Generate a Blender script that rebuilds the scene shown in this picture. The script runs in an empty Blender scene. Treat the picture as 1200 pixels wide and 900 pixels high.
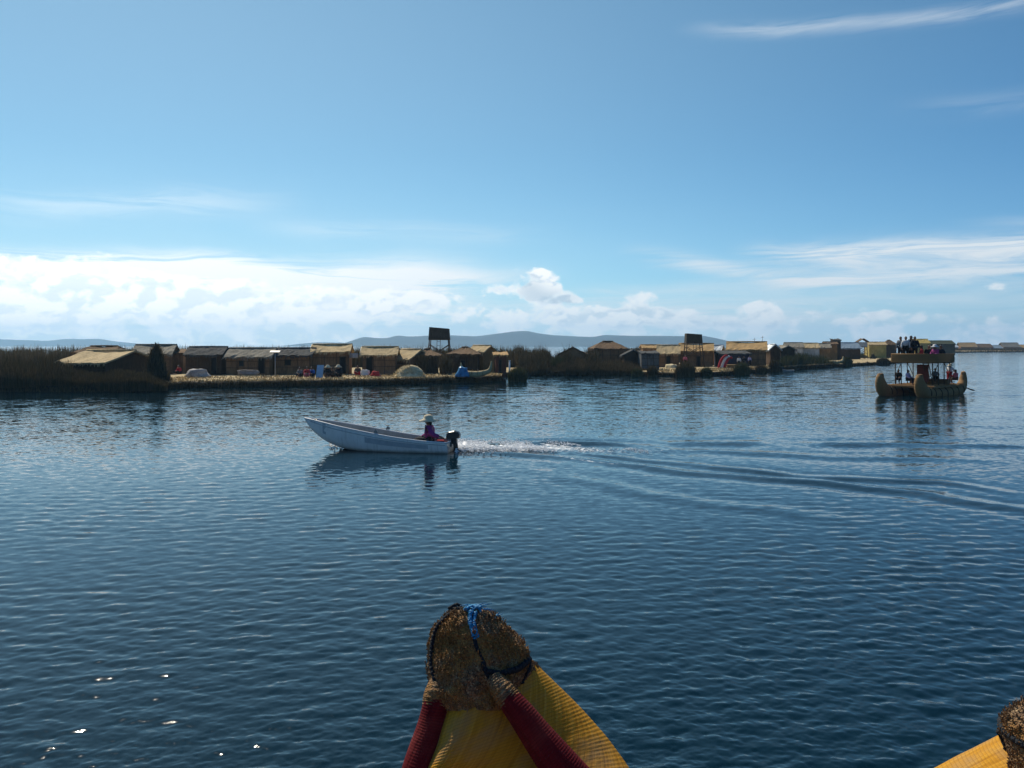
import bpy, bmesh, math, random
import numpy as np
from mathutils import Vector, Matrix, noise as mnoise

# ------------------------------------------------------------------ camera
# the photograph: 1200 x 900, focal length about 950 px, horizon on row 405, eye 4 m above the lake
F, CX, HY, H = 950.0, 600.0, 405.0, 4.0
SC = bpy.context.scene
COL = SC.collection
cam = bpy.data.cameras.new('camera')
cam.sensor_width = 36.0
cam.lens = 36.0 * F / 1200.0
cam.shift_y = (HY - 450.0) / 1200.0
cam.clip_start = 0.05
cam.clip_end = 30000.0
cam_o = bpy.data.objects.new('camera', cam)
cam_o.location = (0, 0, H)
cam_o.rotation_euler = (math.pi / 2, 0, 0)
COL.objects.link(cam_o)
SC.camera = cam_o

SUN_AZ, SUN_EL = math.radians(-30), math.radians(46)      # azimuth from +Y towards +X
SKY_STRENGTH, SUN_STRENGTH, EXPOSURE = 0.10, 5.0, 0.0
SC.view_settings.view_transform = 'Standard'
SC.view_settings.look = 'None'
SC.view_settings.exposure = EXPOSURE
SC.view_settings.gamma = 1.0
SC.view_settings.use_curve_mapping = False
SC.render.engine = 'CYCLES'
SC.cycles.max_bounces = 8
SC.cycles.volume_bounces = 1
SC.cycles.sample_clamp_indirect = 6.0
SC.cycles.use_denoising = True

def W(px, Y): return (px - CX) / F * Y
def Zp(py, Y): return H - (py - HY) / F * Y
def G(px, py):
    Y = F * H / (py - HY)
    return W(px, Y), Y
def P3(px, py, Y): return Vector((W(px, Y), Y, Zp(py, Y)))

# ------------------------------------------------------------------ node helper
class NT:
    def __init__(s, tree): s.t = tree; s.n = tree.nodes; s.l = tree.links
    def node(s, typ, **kw):
        n = s.n.new(typ)
        for k, v in kw.items(): setattr(n, k, v)
        return n
    def put(s, sock, v):
        if v is None: return
        if isinstance(v, bpy.types.NodeSocket): s.l.new(v, sock)
        else: sock.default_value = v
    def m(s, op, a, b=None, c=None, clamp=False):
        n = s.n.new('ShaderNodeMath'); n.operation = op; n.use_clamp = clamp
        s.put(n.inputs[0], a); s.put(n.inputs[1], b); s.put(n.inputs[2], c)
        return n.outputs[0]
    def vec(s, x, y, z=0.0):
        n = s.n.new('ShaderNodeCombineXYZ')
        s.put(n.inputs[0], x); s.put(n.inputs[1], y); s.put(n.inputs[2], z)
        return n.outputs[0]
    def ss(s, v, lo, hi, a=0.0, b=1.0):
        n = s.n.new('ShaderNodeMapRange'); n.interpolation_type = 'SMOOTHSTEP'
        s.put(n.inputs[0], v); s.put(n.inputs[1], lo); s.put(n.inputs[2], hi); s.put(n.inputs[3], a); s.put(n.inputs[4], b)
        return n.outputs[0]
    def lin(s, v, lo, hi, a=0.0, b=1.0):
        n = s.n.new('ShaderNodeMapRange')
        s.put(n.inputs[0], v); s.put(n.inputs[1], lo); s.put(n.inputs[2], hi); s.put(n.inputs[3], a); s.put(n.inputs[4], b)
        return n.outputs[0]
    def noise(s, v, scale=1.0, detail=4.0, rough=0.5, dist=0.0, out=0, dim='3D'):
        n = s.n.new('ShaderNodeTexNoise'); n.noise_dimensions = dim
        s.put(n.inputs['Vector'], v); s.put(n.inputs['Scale'], scale); s.put(n.inputs['Detail'], detail)
        s.put(n.inputs['Roughness'], rough); s.put(n.inputs['Distortion'], dist)
        return n.outputs[out]
    def mix(s, f, a, b, blend='MIX'):
        n = s.n.new('ShaderNodeMix'); n.data_type = 'RGBA'; n.blend_type = blend
        s.put(n.inputs[0], f); s.put(n.inputs[6], a); s.put(n.inputs[7], b)
        return n.outputs[2]
    def ramp(s, f, stops, interp='LINEAR'):
        n = s.n.new('ShaderNodeValToRGB'); n.color_ramp.interpolation = interp
        e = n.color_ramp.elements
        while len(e) < len(stops): e.new(0.5)
        for k, (p, c) in enumerate(stops):
            e[k].position = p; e[k].color = (*c, 1) if len(c) == 3 else c
        s.put(n.inputs[0], f)
        return n.outputs[0]

# ------------------------------------------------------------------ sky
world = bpy.data.worlds.new('World')
SC.world = world
world.use_nodes = True
w = NT(world.node_tree)
w.n.clear()
sky = w.node('ShaderNodeTexSky', sky_type='NISHITA', sun_disc=False)
sky.sun_elevation = SUN_EL
sky.sun_rotation = SUN_AZ
sky.altitude = 2500.0
sky.air_density = 1.0
sky.dust_density = 1.0
sky.ozone_density = 1.0
tc = w.node('ShaderNodeTexCoord')
sep = w.node('ShaderNodeSeparateXYZ')
w.l.new(tc.outputs['Generated'], sep.inputs[0])
dx, dy, dz = sep.outputs
AZ = w.m('ARCTAN2', dx, dy)                                                   # azimuth of the direction
hor = w.m('SQRT', w.m('ADD', w.m('MULTIPLY', dx, dx), w.m('MULTIPLY', dy, dy)))
EL = w.m('DIVIDE', dz, w.m('MAXIMUM', hor, 0.001))                            # tangent of its height
def sky_at(px, py):
    a = math.atan((px - CX) / F)
    return a, (HY - py) / F * math.cos(a)

def heap(px, py, rx, ry):
    """a soft elliptical bump (azimuth, height) in which the cumulus gathers"""
    a, e = sky_at(px, py)
    u = w.m('DIVIDE', w.m('SUBTRACT', AZ, a), rx / F)
    v = w.m('DIVIDE', w.m('SUBTRACT', EL, e), ry / F)
    d = w.m('ADD', w.m('MULTIPLY', u, u), w.m('MULTIPLY', v, v))
    return w.m('EXPONENT', w.m('MULTIPLY', d, -1.0))
def add_all(xs):
    r = xs[0]
    for x in xs[1:]: r = w.m('ADD', r, x)
    return r
heaps = [(628, 334, 42, 24), (634, 322, 18, 13), (655, 348, 30, 9), (585, 340, 28, 9), (478, 346, 42, 12), (747, 350, 22, 9), (820, 345, 12, 5),
         (888, 360, 30, 10), (966, 366, 22, 9), (1040, 365, 34, 9), (850, 380, 50, 7), (760, 368, 50, 9), (1168, 336, 18, 6), (30, 368, 70, 20),
         (120, 352, 150, 26), (60, 318, 130, 20), (330, 356, 160, 16), (235, 335, 120, 10), (700, 372, 90, 12)]
gather = add_all([heap(*h) for h in heaps])
# the low bank of heaped cloud along the horizon, thicker towards the sun on the left
bank_top = w.ss(AZ, 0.60, -0.45, 0.042, 0.082)
bank = w.ss(EL, bank_top, w.m('MULTIPLY', bank_top, 0.55))
def density(ox, oy):
    p = w.vec(w.m('ADD', AZ, ox + 0.31), w.m('MULTIPLY', w.m('ADD', EL, oy), 1.55), 0.0)
    n1 = w.noise(p, 17.0, 7.0, 0.58, 0.15, 0, '2D')
    vor = w.node('ShaderNodeTexVoronoi', feature='SMOOTH_F1', voronoi_dimensions='2D')
    vor.inputs['Scale'].default_value = 42.0
    vor.inputs['Detail'].default_value = 1.0
    vor.inputs['Smoothness'].default_value = 0.5
    warp = w.node('ShaderNodeVectorMath', operation='MULTIPLY_ADD')
    nc = w.noise(p, 30.0, 3.0, 0.5, 0.0, 1, '2D')
    w.l.new(nc, warp.inputs[0]); warp.inputs[1].default_value = (0.03, 0.03, 0); w.l.new(p, warp.inputs[2])
    w.l.new(warp.outputs[0], vor.inputs['Vector'])
    puff = w.m('SUBTRACT', 1.0, w.m('MULTIPLY', vor.outputs['Distance'], 1.3))
    return w.m('ADD', w.m('MULTIPLY', n1, 1.25), w.m('MULTIPLY', puff, 0.30))
D0 = density(0.0, 0.0)
D1 = density(-0.010, 0.010)
cover = w.m('ADD', w.m('MULTIPLY', gather, 0.74), w.m('MULTIPLY', bank, 0.60))
body = w.m('ADD', w.m('SUBTRACT', D0, 1.02), w.m('MULTIPLY', cover, 0.68))
cumulus = w.m('MULTIPLY', w.ss(body, 0.0, 0.30), w.ss(cover, 0.12, 0.30))
lit = w.ss(w.m('SUBTRACT', D0, D1), -0.16, 0.13)
tower = w.ss(w.m('ADD', w.m('MAXIMUM', heap(630, 338, 40, 22), w.m('MAXIMUM', heap(632, 322, 22, 16), heap(664, 351, 26, 9))), w.m('MULTIPLY', w.m('SUBTRACT', D0, 0.80), 1.1)), 0.42, 0.66)
depth_ = w.ss(body, 0.10, 0.55)

# fibres of ice cloud, drawn out along the wind
wander = w.m('MULTIPLY', w.m('SUBTRACT', w.noise(w.vec(w.m('MULTIPLY', AZ, 7.0), w.m('MULTIPLY', EL, 9.0)), 1.0, 3.0, 0.5, 0.0, 0, '2D'), 0.5), 0.014)
EW = w.m('ADD', EL, wander)
fibre = w.noise(w.vec(w.m('MULTIPLY', w.m('ADD', AZ, 0.2), 5.0), w.m('MULTIPLY', EW, 62.0)), 1.0, 7.0, 0.66, 0.5, 0, '2D')
fibre = w.ss(fibre, 0.24, 0.66)
def streak(x0, y0, x1, y1, wid, seed, amount):
    """the envelope of a long thin band of ice cloud between two directions"""
    a0, e0 = sky_at(x0, y0); a1, e1 = sky_at(x1, y1)
    L = math.hypot(a1 - a0, e1 - e0); cx_, cy_ = (a1 - a0) / L, (e1 - e0) / L
    # signed distance across the band and distance along it are linear in (azimuth, height)
    s_ = w.m('MULTIPLY_ADD', AZ, cx_, w.m('MULTIPLY_ADD', EL, cy_, -(a0 * cx_ + e0 * cy_)))
    k = F / wid
    t2 = w.m('MULTIPLY_ADD', AZ, -cy_ * k, w.m('MULTIPLY_ADD', EW, cx_ * k, (a0 * cy_ - e0 * cx_) * k))
    g = w.m('EXPONENT', w.m('MULTIPLY', w.m('MULTIPLY', t2, t2), -1.0))
    ends = w.m('MULTIPLY', w.ss(s_, -0.02, 0.10), w.ss(s_, L + 0.05, L - 0.10, 0.0, amount))
    return w.m('MULTIPLY', g, ends)
cirrus = add_all([
    streak(800, 36, 1330, -14, 8, 1.0, 0.42), streak(730, 296, 965, 331, 9, 2.0, 0.85), streak(860, 298, 1320, 280, 11, 3.0, 1.1),
    streak(900, 328, 1330, 302, 20, 4.0, 1.05), streak(640, 348, 1000, 330, 10, 5.0, 0.45), 
    streak(-60, 298, 300, 306, 9, 6.0, 0.9), streak(-80, 316, 420, 340, 16, 7.0, 0.9), streak(120, 345, 640, 322, 12, 8.0, 0.7),
    streak(280, 262, 640, 276, 10, 9.0, 0.22), streak(-60, 240, 330, 236, 14, 10.0, 0.3), streak(300, 358, 1000, 370, 16, 16.0, 0.7), streak(600, 372, 1300, 352, 14, 17.0, 0.55), streak(-60, 335, 560, 318, 20, 18.0, 1.0), streak(1040, 130, 1330, 104, 10, 11.0, 0.16),
    streak(1120, 262, 1330, 256, 6, 12.0, 0.35), streak(60, 326, 540, 348, 20, 13.0, 0.9), streak(-100, 360, 560, 376, 22, 14.0, 0.9)])
cirrus = w.m('MULTIPLY', cirrus, fibre)
# thin veil that whitens the sky near the horizon and round the sun
sund = w.node('ShaderNodeVectorMath', operation='DOT_PRODUCT')
w.l.new(tc.outputs['Generated'], sund.inputs[0])
sund.inputs[1].default_value = (math.sin(SUN_AZ) * math.cos(SUN_EL), math.cos(SUN_AZ) * math.cos(SUN_EL), math.sin(SUN_EL))
glow = w.m('POWER', w.m('MAXIMUM', sund.outputs['Value'], 0.0), 5.0)
veil = w.m('MULTIPLY', w.ss(EL, 0.24, 0.0), w.ss(AZ, 0.75, -0.55, 0.16, 0.62))
wide = w.noise(w.vec(w.m('MULTIPLY', AZ, 1.6), w.m('MULTIPLY', EL, 9.0)), 1.0, 5.0, 0.55, 0.3, 0, '2D')
veil = w.m('MULTIPLY', veil, w.ss(wide, 0.2, 0.7, 0.55, 1.0))
veil = w.m('ADD', veil, w.m('MULTIPLY', glow, w.ss(EL, 0.75, 0.15, 0.10, 0.40)), None, True)
hazy = w.m('MULTIPLY', w.ss(EL, 0.075, -0.01), 0.75)

bg_scale = 1.0 / SKY_STRENGTH
def cw(r, g, b): return (r * bg_scale, g * bg_scale, b * bg_scale, 1)
tint = w.mix(1.0, sky.outputs[0], w.mix(w.ss(sund.outputs['Value'], 0.15, 0.90), (0.33, 0.74, 1.00, 1), (0.70, 1.08, 1.05, 1)), 'MULTIPLY')
tint = w.mix(w.ss(EL, 0.35, 1.1), tint, w.mix(1.0, tint, (0.62, 0.86, 1.05, 1), 'MULTIPLY'))       # deeper blue overhead at this height
c = w.mix(veil, tint, cw(0.62, 0.82, 0.93))
side = w.ss(AZ, 0.35, -0.55)
white = w.mix(side, cw(0.98, 1.00, 1.00), cw(1.38, 1.35, 1.29))
grey = w.mix(side, cw(0.62, 0.73, 0.81), cw(1.04, 1.13, 1.16))
c = w.mix(hazy, c, w.mix(side, cw(0.68, 0.80, 0.90), cw(0.98, 1.05, 1.08)))
c = w.mix(w.m('MULTIPLY', cirrus, 0.95, clamp=True), c, w.mix(side, cw(0.80, 0.86, 0.90), cw(1.2, 1.22, 1.2)))
under = w.m('MULTIPLY', heap(640, 349, 46, 11), 0.55)
under = w.m('ADD', under, w.m('MULTIPLY', heap(622, 336, 16, 9), 0.35))
cl = w.mix(w.m('MULTIPLY', w.m('SUBTRACT', 1.0, lit), depth_), white, grey)
c = w.mix(w.m('MULTIPLY', cumulus, 0.90), c, cl)
tw = w.mix(w.ss(w.m('SUBTRACT', D0, D1), 0.06, -0.16), cw(1.16, 1.16, 1.13), cw(0.62, 0.73, 0.82))
tw = w.mix(w.m('MULTIPLY', under, 1.3, None, True), tw, cw(0.52, 0.64, 0.74))
c = w.mix(w.m('MULTIPLY', tower, 0.94), c, tw)
world.cycles.sampling_method = 'MANUAL'
world.cycles.sample_map_resolution = 512
bg = w.node('ShaderNodeBackground')
w.l.new(c, bg.inputs[0]); bg.inputs[1].default_value = SKY_STRENGTH
wo = w.node('ShaderNodeOutputWorld')
w.l.new(bg.outputs[0], wo.inputs[0])

sun = bpy.data.lights.new('sun', 'SUN')
sun.energy = SUN_STRENGTH
sun.angle = math.radians(0.53)
sun.color = (1.0, 0.90, 0.74)
sun_o = bpy.data.objects.new('sun', sun)
sd = Vector((math.sin(SUN_AZ) * math.cos(SUN_EL), math.cos(SUN_AZ) * math.cos(SUN_EL), math.sin(SUN_EL)))
sun_o.rotation_euler = sd.to_track_quat('Z', 'Y').to_euler()
sun_o.location = (-30, 30, 40)
COL.objects.link(sun_o)

# ------------------------------------------------------------------ object helpers
def tag(o, label=None, cat=None, group=None, kind=None):
    if label: o['label'] = label
    if cat: o['category'] = cat
    if group: o['group'] = group
    if kind: o['kind'] = kind
    return o
def thing(name, label, cat, loc=(0, 0, 0), rz=0.0, group=None):
    o = bpy.data.objects.new(name, None)
    o.empty_display_size = 0.3
    o.location = loc; o.rotation_euler = (0, 0, rz)
    COL.objects.link(o)
    return tag(o, label, cat, group)
def link_mesh(name, me, mat, parent=None):
    o = bpy.data.objects.new(name, me)
    COL.objects.link(o)
    if mat: me.materials.append(mat)
    if parent: o.parent = parent
    return o
def np_mesh(name, verts, faces):
    """verts (n,3) array, faces (m,k) array with one k"""
    verts = np.asarray(verts, dtype=np.float32); faces = np.asarray(faces, dtype=np.int32)
    me = bpy.data.meshes.new(name)
    k = faces.shape[1]
    me.vertices.add(len(verts)); me.vertices.foreach_set('co', verts.ravel())
    me.loops.add(faces.size); me.loops.foreach_set('vertex_index', faces.ravel())
    me.polygons.add(len(faces))
    me.polygons.foreach_set('loop_start', np.arange(0, faces.size, k, dtype=np.int32))
    me.update(calc_edges=True)
    return me
def smooth(me): me.polygons.foreach_set('use_smooth', np.ones(len(me.polygons), dtype=bool))

# ------------------------------------------------------------------ materials
def new_mat(name):
    m = bpy.data.materials.new(name); m.use_nodes = True
    t = NT(m.node_tree); t.n.clear()
    b = t.node('ShaderNodeBsdfPrincipled'); o = t.node('ShaderNodeOutputMaterial')
    t.l.new(b.outputs[0], o.inputs[0])
    return m, t, b
MATS = {}
def flat(name, col, rough=0.7, vary=0.18, scale=6.0, bump=0.0, stretch=(1, 1, 1), metal=0.0, spec=0.3):
    if name in MATS: return MATS[name]
    m, t, b = new_mat(name)
    tc = t.node('ShaderNodeTexCoord')
    mp = t.node('ShaderNodeMapping'); mp.inputs['Scale'].default_value = stretch
    t.l.new(tc.outputs['Object'], mp.inputs[0])
    n = t.noise(mp.outputs[0], scale, 5.0, 0.6)
    lo = tuple(x * (1 - vary) for x in col); hi = tuple(min(1, x * (1 + vary)) for x in col)
    b.inputs['Base Color'].default_value = (*col, 1)
    t.l.new(t.ramp(n, [(0.28, lo), (0.72, hi)]), b.inputs['Base Color'])
    b.inputs['Roughness'].default_value = rough
    b.inputs['Metallic'].default_value = metal
    b.inputs['Specular IOR Level'].default_value = spec
    if bump:
        bp = t.node('ShaderNodeBump'); bp.inputs['Strength'].default_value = bump; bp.inputs['Distance'].default_value = 0.05
        t.l.new(n, bp.inputs['Height']); t.l.new(bp.outputs[0], b.inputs['Normal'])
    MATS[name] = m
    return m
# ------------------------------------------------------------------ the lake: one sheet from under the boat to the horizon
rngw = np.random.default_rng(7)
def lake():
    dense = np.linspace(-0.62, 0.62, 1181)
    left = np.linspace(-math.pi, -0.62, 61)[1:-1]; right = np.linspace(0.62, math.pi, 61)[1:]
    ang = np.concatenate([left, dense, right])
    rows = np.concatenate([[1200, 1080, 1000], np.arange(955, 409, -0.8), np.arange(409, 405.55, -0.12)])
    rad = np.concatenate([[0.4, 1.5, 3.0], F * H / (rows - HY)])
    rad = np.unique(np.clip(rad, 0.3, 5900.0))
    nr, na = len(rad), len(ang)
    R, A = np.meshgrid(rad, ang, indexing='ij')
    X = R * np.sin(A); Y = R * np.cos(A)
    dr = np.gradient(rad)[:, None] * np.ones_like(A)
    Zw = np.zeros_like(X)
    # wind ripples: many crossed trains, each let go where the grid can no longer carry it
    for k in range(120):
        lam = 0.055 * (0.75 / 0.055) ** rngw.random()
        th = math.radians(90) + rngw.normal(0.2, 0.75)
        kx, ky = math.cos(th) * 2 * math.pi / lam, math.sin(th) * 2 * math.pi / lam
        amp = 0.0019 * lam ** 0.92 * (0.6 + 0.8 * rngw.random())
        keep = np.clip((lam / np.maximum(dr, 1e-6) - 2.5) / 2.5, 0, 1)
        ph = X * kx + Y * ky + rngw.random() * 6.283
        s = np.sin(ph)
        gx = np.sin(X * (0.35 + 0.5 * rngw.random()) + Y * (0.5 * rngw.random() - 0.25) + k) * np.sin(Y * (0.2 + 0.35 * rngw.random()) + 1.7 * k)
        Zw += keep * amp * (s + 0.28 * np.cos(2 * ph)) * (0.75 + 0.55 * gx)
    # gusts: ruffled and calmer stretches drift over the lake
    gust = 0.5 + 0.5 * np.sin(X * 0.11 + 1.3 * np.sin(Y * 0.13) + 0.6) * np.sin(Y * 0.17 + 1.1 * np.sin(X * 0.09 + 2.0)) + 0.28 * np.sin(X * 0.37 + Y * 0.21 + 1.5 * np.sin(Y * 0.31)) * np.sin(Y * 0.43 - X * 0.12)
    Zw *= np.clip(0.55 + 0.85 * gust, 0.35, 1.5)
    # wake of the motorboat: polylines of crest and trough
    foam = np.zeros_like(X)
    def dist_line(pts):
        best = np.full_like(X, 1e9); par = np.zeros_like(X); sgn = np.zeros_like(X)
        tot = 0.0
        for (x0, y0), (x1, y1) in zip(pts[:-1], pts[1:]):
            L = math.hypot(x1 - x0, y1 - y0); ux, uy = (x1 - x0) / L, (y1 - y0) / L
            t = np.clip((X - x0) * ux + (Y - y0) * uy, 0, L)
            ex, ey = X - x0 - t * ux, Y - y0 - t * uy
            d = np.hypot(ex, ey); m = d < best
            best = np.where(m, d, best); par = np.where(m, tot + t, par)
            sgn = np.where(m, ux * ey - uy * ex, sgn)
            tot += L
        return best * np.sign(sgn), par, tot
    def wake(px, wid, amp, crisp=1.0, shift=0.0):
        d, p, tot = dist_line([G(*q) for q in px])
        d = d + 0.16 * np.sin(p * 0.9) + 0.08 * np.sin(p * 2.3 + 1.0)
        env = np.clip(p / 1.5, 0, 1) * np.clip((tot - p) / (0.25 * tot), 0, 1)
        u = (d - shift) / wid
        env = env * (0.75 + 0.35 * np.sin(p * 0.8 + px[0][0]) * np.sin(p * 0.37))
        return amp * env * (np.exp(-u * u) - 0.55 * np.exp(-((u - 1.6) ** 2)) - 0.55 * np.exp(-((u + 1.6) ** 2)))
    Zw += wake([(560, 528), (640, 534), (720, 543), (820, 554), (960, 566), (1090, 578), (1220, 602), (1400, 640)], 0.44, 0.058)
    Zw += wake([(680, 530), (800, 544), (930, 556), (1100, 566), (1240, 584)], 0.34, 0.042)

    Zw += wake([(590, 521), (650, 518), (720, 521), (790, 525)], 0.55, 0.10)
    Zw += wake([(770, 519), (830, 518.5), (900, 519)], 0.7, 0.10)
    Zw += wake([(930, 521), (1010, 519.5), (1120, 522), (1240, 520)], 0.7, 0.085)
    Zw += wake([(700, 524), (860, 530), (1000, 536), (1200, 540)], 0.6, 0.04)
    Zw += wake([(600, 545), (760, 580), (900, 596), (1060, 622)], 0.5, 0.022)
    Zw += wake([(980, 486), (1100, 483), (1250, 480)], 0.9, 0.04)
    Zw += wake([(960, 500), (1080, 497), (1250, 500)], 0.9, 0.035)
    # churned water behind the propeller
    ctr = [G(533, 525), G(580, 525), G(640, 525), G(700, 528), G(760, 528)]
    d, p, tot = dist_line(ctr)
    width = 0.5 + 0.12 * p
    core = np.exp(-(d / width) ** 2) * np.clip(p / 0.3, 0, 1) * np.exp(-p / 4.2)
    rough = np.zeros_like(X)
    for k in range(26):
        lam = 0.22 + 0.5 * rngw.random(); th = rngw.random() * 6.283
        rough += np.sin((X * math.cos(th) + Y * math.sin(th)) * 6.283 / lam + rngw.random() * 6.283)
    Zw += core * (0.05 + 0.020 * rough)
    foam = np.clip(core * 1.5, 0, 1)
    side, ps, ts = dist_line([G(600, 527), G(700, 542), G(790, 552)])
    foam = np.maximum(foam, 0.40 * np.exp(-(side / 0.16) ** 2) * np.clip(ps / 2, 0, 1) * np.clip((ts - ps) / 3, 0, 1))
    trail, pt, tt = dist_line([G(640, 521), G(700, 524.5), G(800, 528)])
    foam = np.maximum(foam, 0.62 * np.exp(-(trail / 0.30) ** 2) * np.clip((tt - pt) / 5, 0, 1))
    # little bow wave under the raised stem
    bw, pb, tb = dist_line([G(385, 523), G(410, 527), G(450, 529)])
    Zw += 0.03 * np.exp(-(bw / 0.15) ** 2); foam = np.maximum(foam, 0.7 * np.exp(-(bw / 0.07) ** 2) * np.clip((1.2 - pb) / 1.0, 0, 1))
    V = np.stack([X, Y, Zw], -1).reshape(-1, 3)
    i = np.arange(nr - 1)[:, None] * na + np.arange(na - 1)[None, :]
    Q = np.stack([i, i + 1, i + 1 + na, i + na], -1).reshape(-1, 4)[:, ::-1]
    j = np.arange(nr - 1) * na
    seam = np.stack([j + na - 1, j, j + na, j + 2 * na - 1], -1)[:, ::-1]
    me = np_mesh('water', V, np.concatenate([Q, seam]))
    smooth(me)
    at = me.attributes.new('foam', 'FLOAT', 'POINT'); at.data.foreach_set('value', foam.ravel().astype(np.float32))
    return me

def water_mat():
    m, t, b = new_mat('lake_water')
    geo = t.node('ShaderNodeNewGeometry')
    pos = geo.outputs['Position']
    ln = t.node('ShaderNodeVectorMath', operation='LENGTH'); t.l.new(pos, ln.inputs[0])
    dist = ln.outputs['Value']
    b.inputs['IOR'].default_value = 1.333
    b.inputs['Specular IOR Level'].default_value = 0.5
    b.inputs['Roughness'].default_value = 0.06
    # fine ripples the grid does not carry, turned directly into slopes so that they hold at every distance
    def slopes(scale, sx, sy, amount, detail):
        mp = t.node('ShaderNodeMapping'); mp.inputs['Scale'].default_value = (sx, sy, 1); mp.inputs['Rotation'].default_value = (0, 0, 0.12)
        t.l.new(pos, mp.inputs[0])
        n = t.noise(mp.outputs[0], scale, detail, 0.55, 0.0, 1)
        s = t.node('ShaderNodeVectorMath', operation='SUBTRACT'); t.l.new(n, s.inputs[0]); s.inputs[1].default_value = (0.5, 0.5, 0.5)
        k = t.node('ShaderNodeVectorMath', operation='MULTIPLY'); t.l.new(s.outputs[0], k.inputs[0])
        t.l.new(amount, k.inputs[1])
        return k.outputs[0]
    near = t.lin(dist, 8.0, 45.0, 0.06, 0.34)
    patch = t.noise(pos, 0.07, 3.0, 0.5)
    gust = t.ss(patch, 0.35, 0.65, 0.75, 1.25)
    a1 = t.m('MULTIPLY', near, gust)
    v1 = t.vec(t.m('MULTIPLY', a1, 0.55), a1, 0.0)
    far = t.m('MULTIPLY', t.ss(dist, 18.0, 90.0, 0.0, 0.42), gust)
    v2 = t.vec(t.m('MULTIPLY', far, 0.5), far, 0.0)
    s1 = slopes(7.0, 0.55, 1.0, v1, 3.0)
    s2 = slopes(1.5, 0.45, 1.0, v2, 3.0)
    ad = t.node('ShaderNodeVectorMath', operation='ADD'); t.l.new(s1, ad.inputs[0]); t.l.new(s2, ad.inputs[1])
    nn = t.node('ShaderNodeVectorMath', operation='ADD'); t.l.new(ad.outputs[0], nn.inputs[0]); t.l.new(geo.outputs['Normal'], nn.inputs[1])
    nz = t.node('ShaderNodeVectorMath', operation='NORMALIZE'); t.l.new(nn.outputs[0], nz.inputs[0])
    t.l.new(nz.outputs[0], b.inputs['Normal'])
    at = t.node('ShaderNodeAttribute', attribute_name='foam')
    fn = t.noise(pos, 5.0, 6.0, 0.7)
    f = t.ss(t.m('ADD', at.outputs['Fac'], t.m('MULTIPLY', t.m('SUBTRACT', fn, 0.5), 1.5)), 0.24, 0.72)
    f = t.m('MULTIPLY', f, t.ss(at.outputs['Fac'], 0.02, 0.2))
    deep = (0.0012, 0.0135, 0.023, 1)
    t.l.new(t.mix(f, deep, (0.75, 0.78, 0.80, 1)), b.inputs['Base Color'])
    t.l.new(t.m('ADD', t.m('MULTIPLY', f, 0.5), 0.06), b.inputs['Roughness'])
    return m
water = link_mesh('water', lake(), water_mat())
tag(water, kind='structure')

# ------------------------------------------------------------------ hills across the lake
def ridge(name, Yd, prof, depth, seed, mat):
    xs = np.linspace(W(prof[0][0], Yd), W(prof[-1][0], Yd), 260)
    ys = np.array([Zp(p[1], Yd) for p in prof]); px = np.array([W(p[0], Yd) for p in prof])
    top = np.interp(xs, px, ys)
    ker = np.hanning(9); ker /= ker.sum()
    top = np.convolve(np.pad(top, 4, mode='edge'), ker, mode='valid')
    rows = [(-1.0, 0.0), (-0.8, 0.12), (-0.6, 0.3), (-0.4, 0.52), (-0.2, 0.8), (0.0, 1.0), (0.35, 0.75), (0.7, 0.4), (1.0, 0.0)]
    V = []
    for k, (d, f) in enumerate(rows):
        for i, x in enumerate(xs):
            nz = mnoise.fractal(Vector((x / 260.0 + seed, d * 1.7, seed)), 1.0, 2.0, 5)
            z = max(top[i], 0.5) * f
            if 0 < k < 8: z += nz * top[i] * (0.05 if k == 5 else 0.14) * min(1, f + 0.3)
            V.append((x, Yd + d * depth + nz * depth * 0.1, z - 0.9 * (k in (0, 8))))
    n = len(xs)
    i = np.arange(len(rows) - 1)[:, None] * n + np.arange(n - 1)[None, :]
    Q = np.stack([i, i + 1, i + 1 + n, i + n], -1).reshape(-1, 4)
    me = np_mesh(name, V, Q); smooth(me)
    return tag(link_mesh(name, me, mat), kind='structure')
HILL = flat('dry_hillside', (0.035, 0.042, 0.035), 0.95, 0.35, 0.012)
ridge('hills', 5400, [(-420, 404), (-200, 398), (-60, 400), (0, 397.5), (30, 398.5), (55, 399.5), (78, 397), (95, 397.5), (115, 397), (135, 400), (165, 403), (210, 405.5)], 260, 2.0, HILL)
ridge('hills', 5000, [(330, 405.5), (350, 403), (372, 401), (400, 401.5), (430, 403), (470, 405.5)], 200, 5.0, HILL)
ridge('hills', 3800, [(395, 405.5), (404, 402), (426, 394.5), (440, 396), (452, 396.5), (466, 393), (480, 394.5), (500, 393.5), (530, 393), (560, 394),
                      (575, 391.5), (600, 388.5), (618, 388), (632, 391), (650, 393), (675, 394), (695, 395), (708, 392.5), (740, 393.5), (770, 393.5),
                      (800, 394), (825, 393.5), (840, 396.5), (855, 400), (880, 402), (910, 404), (945, 405.5)], 300, 9.0, HILL)

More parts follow.
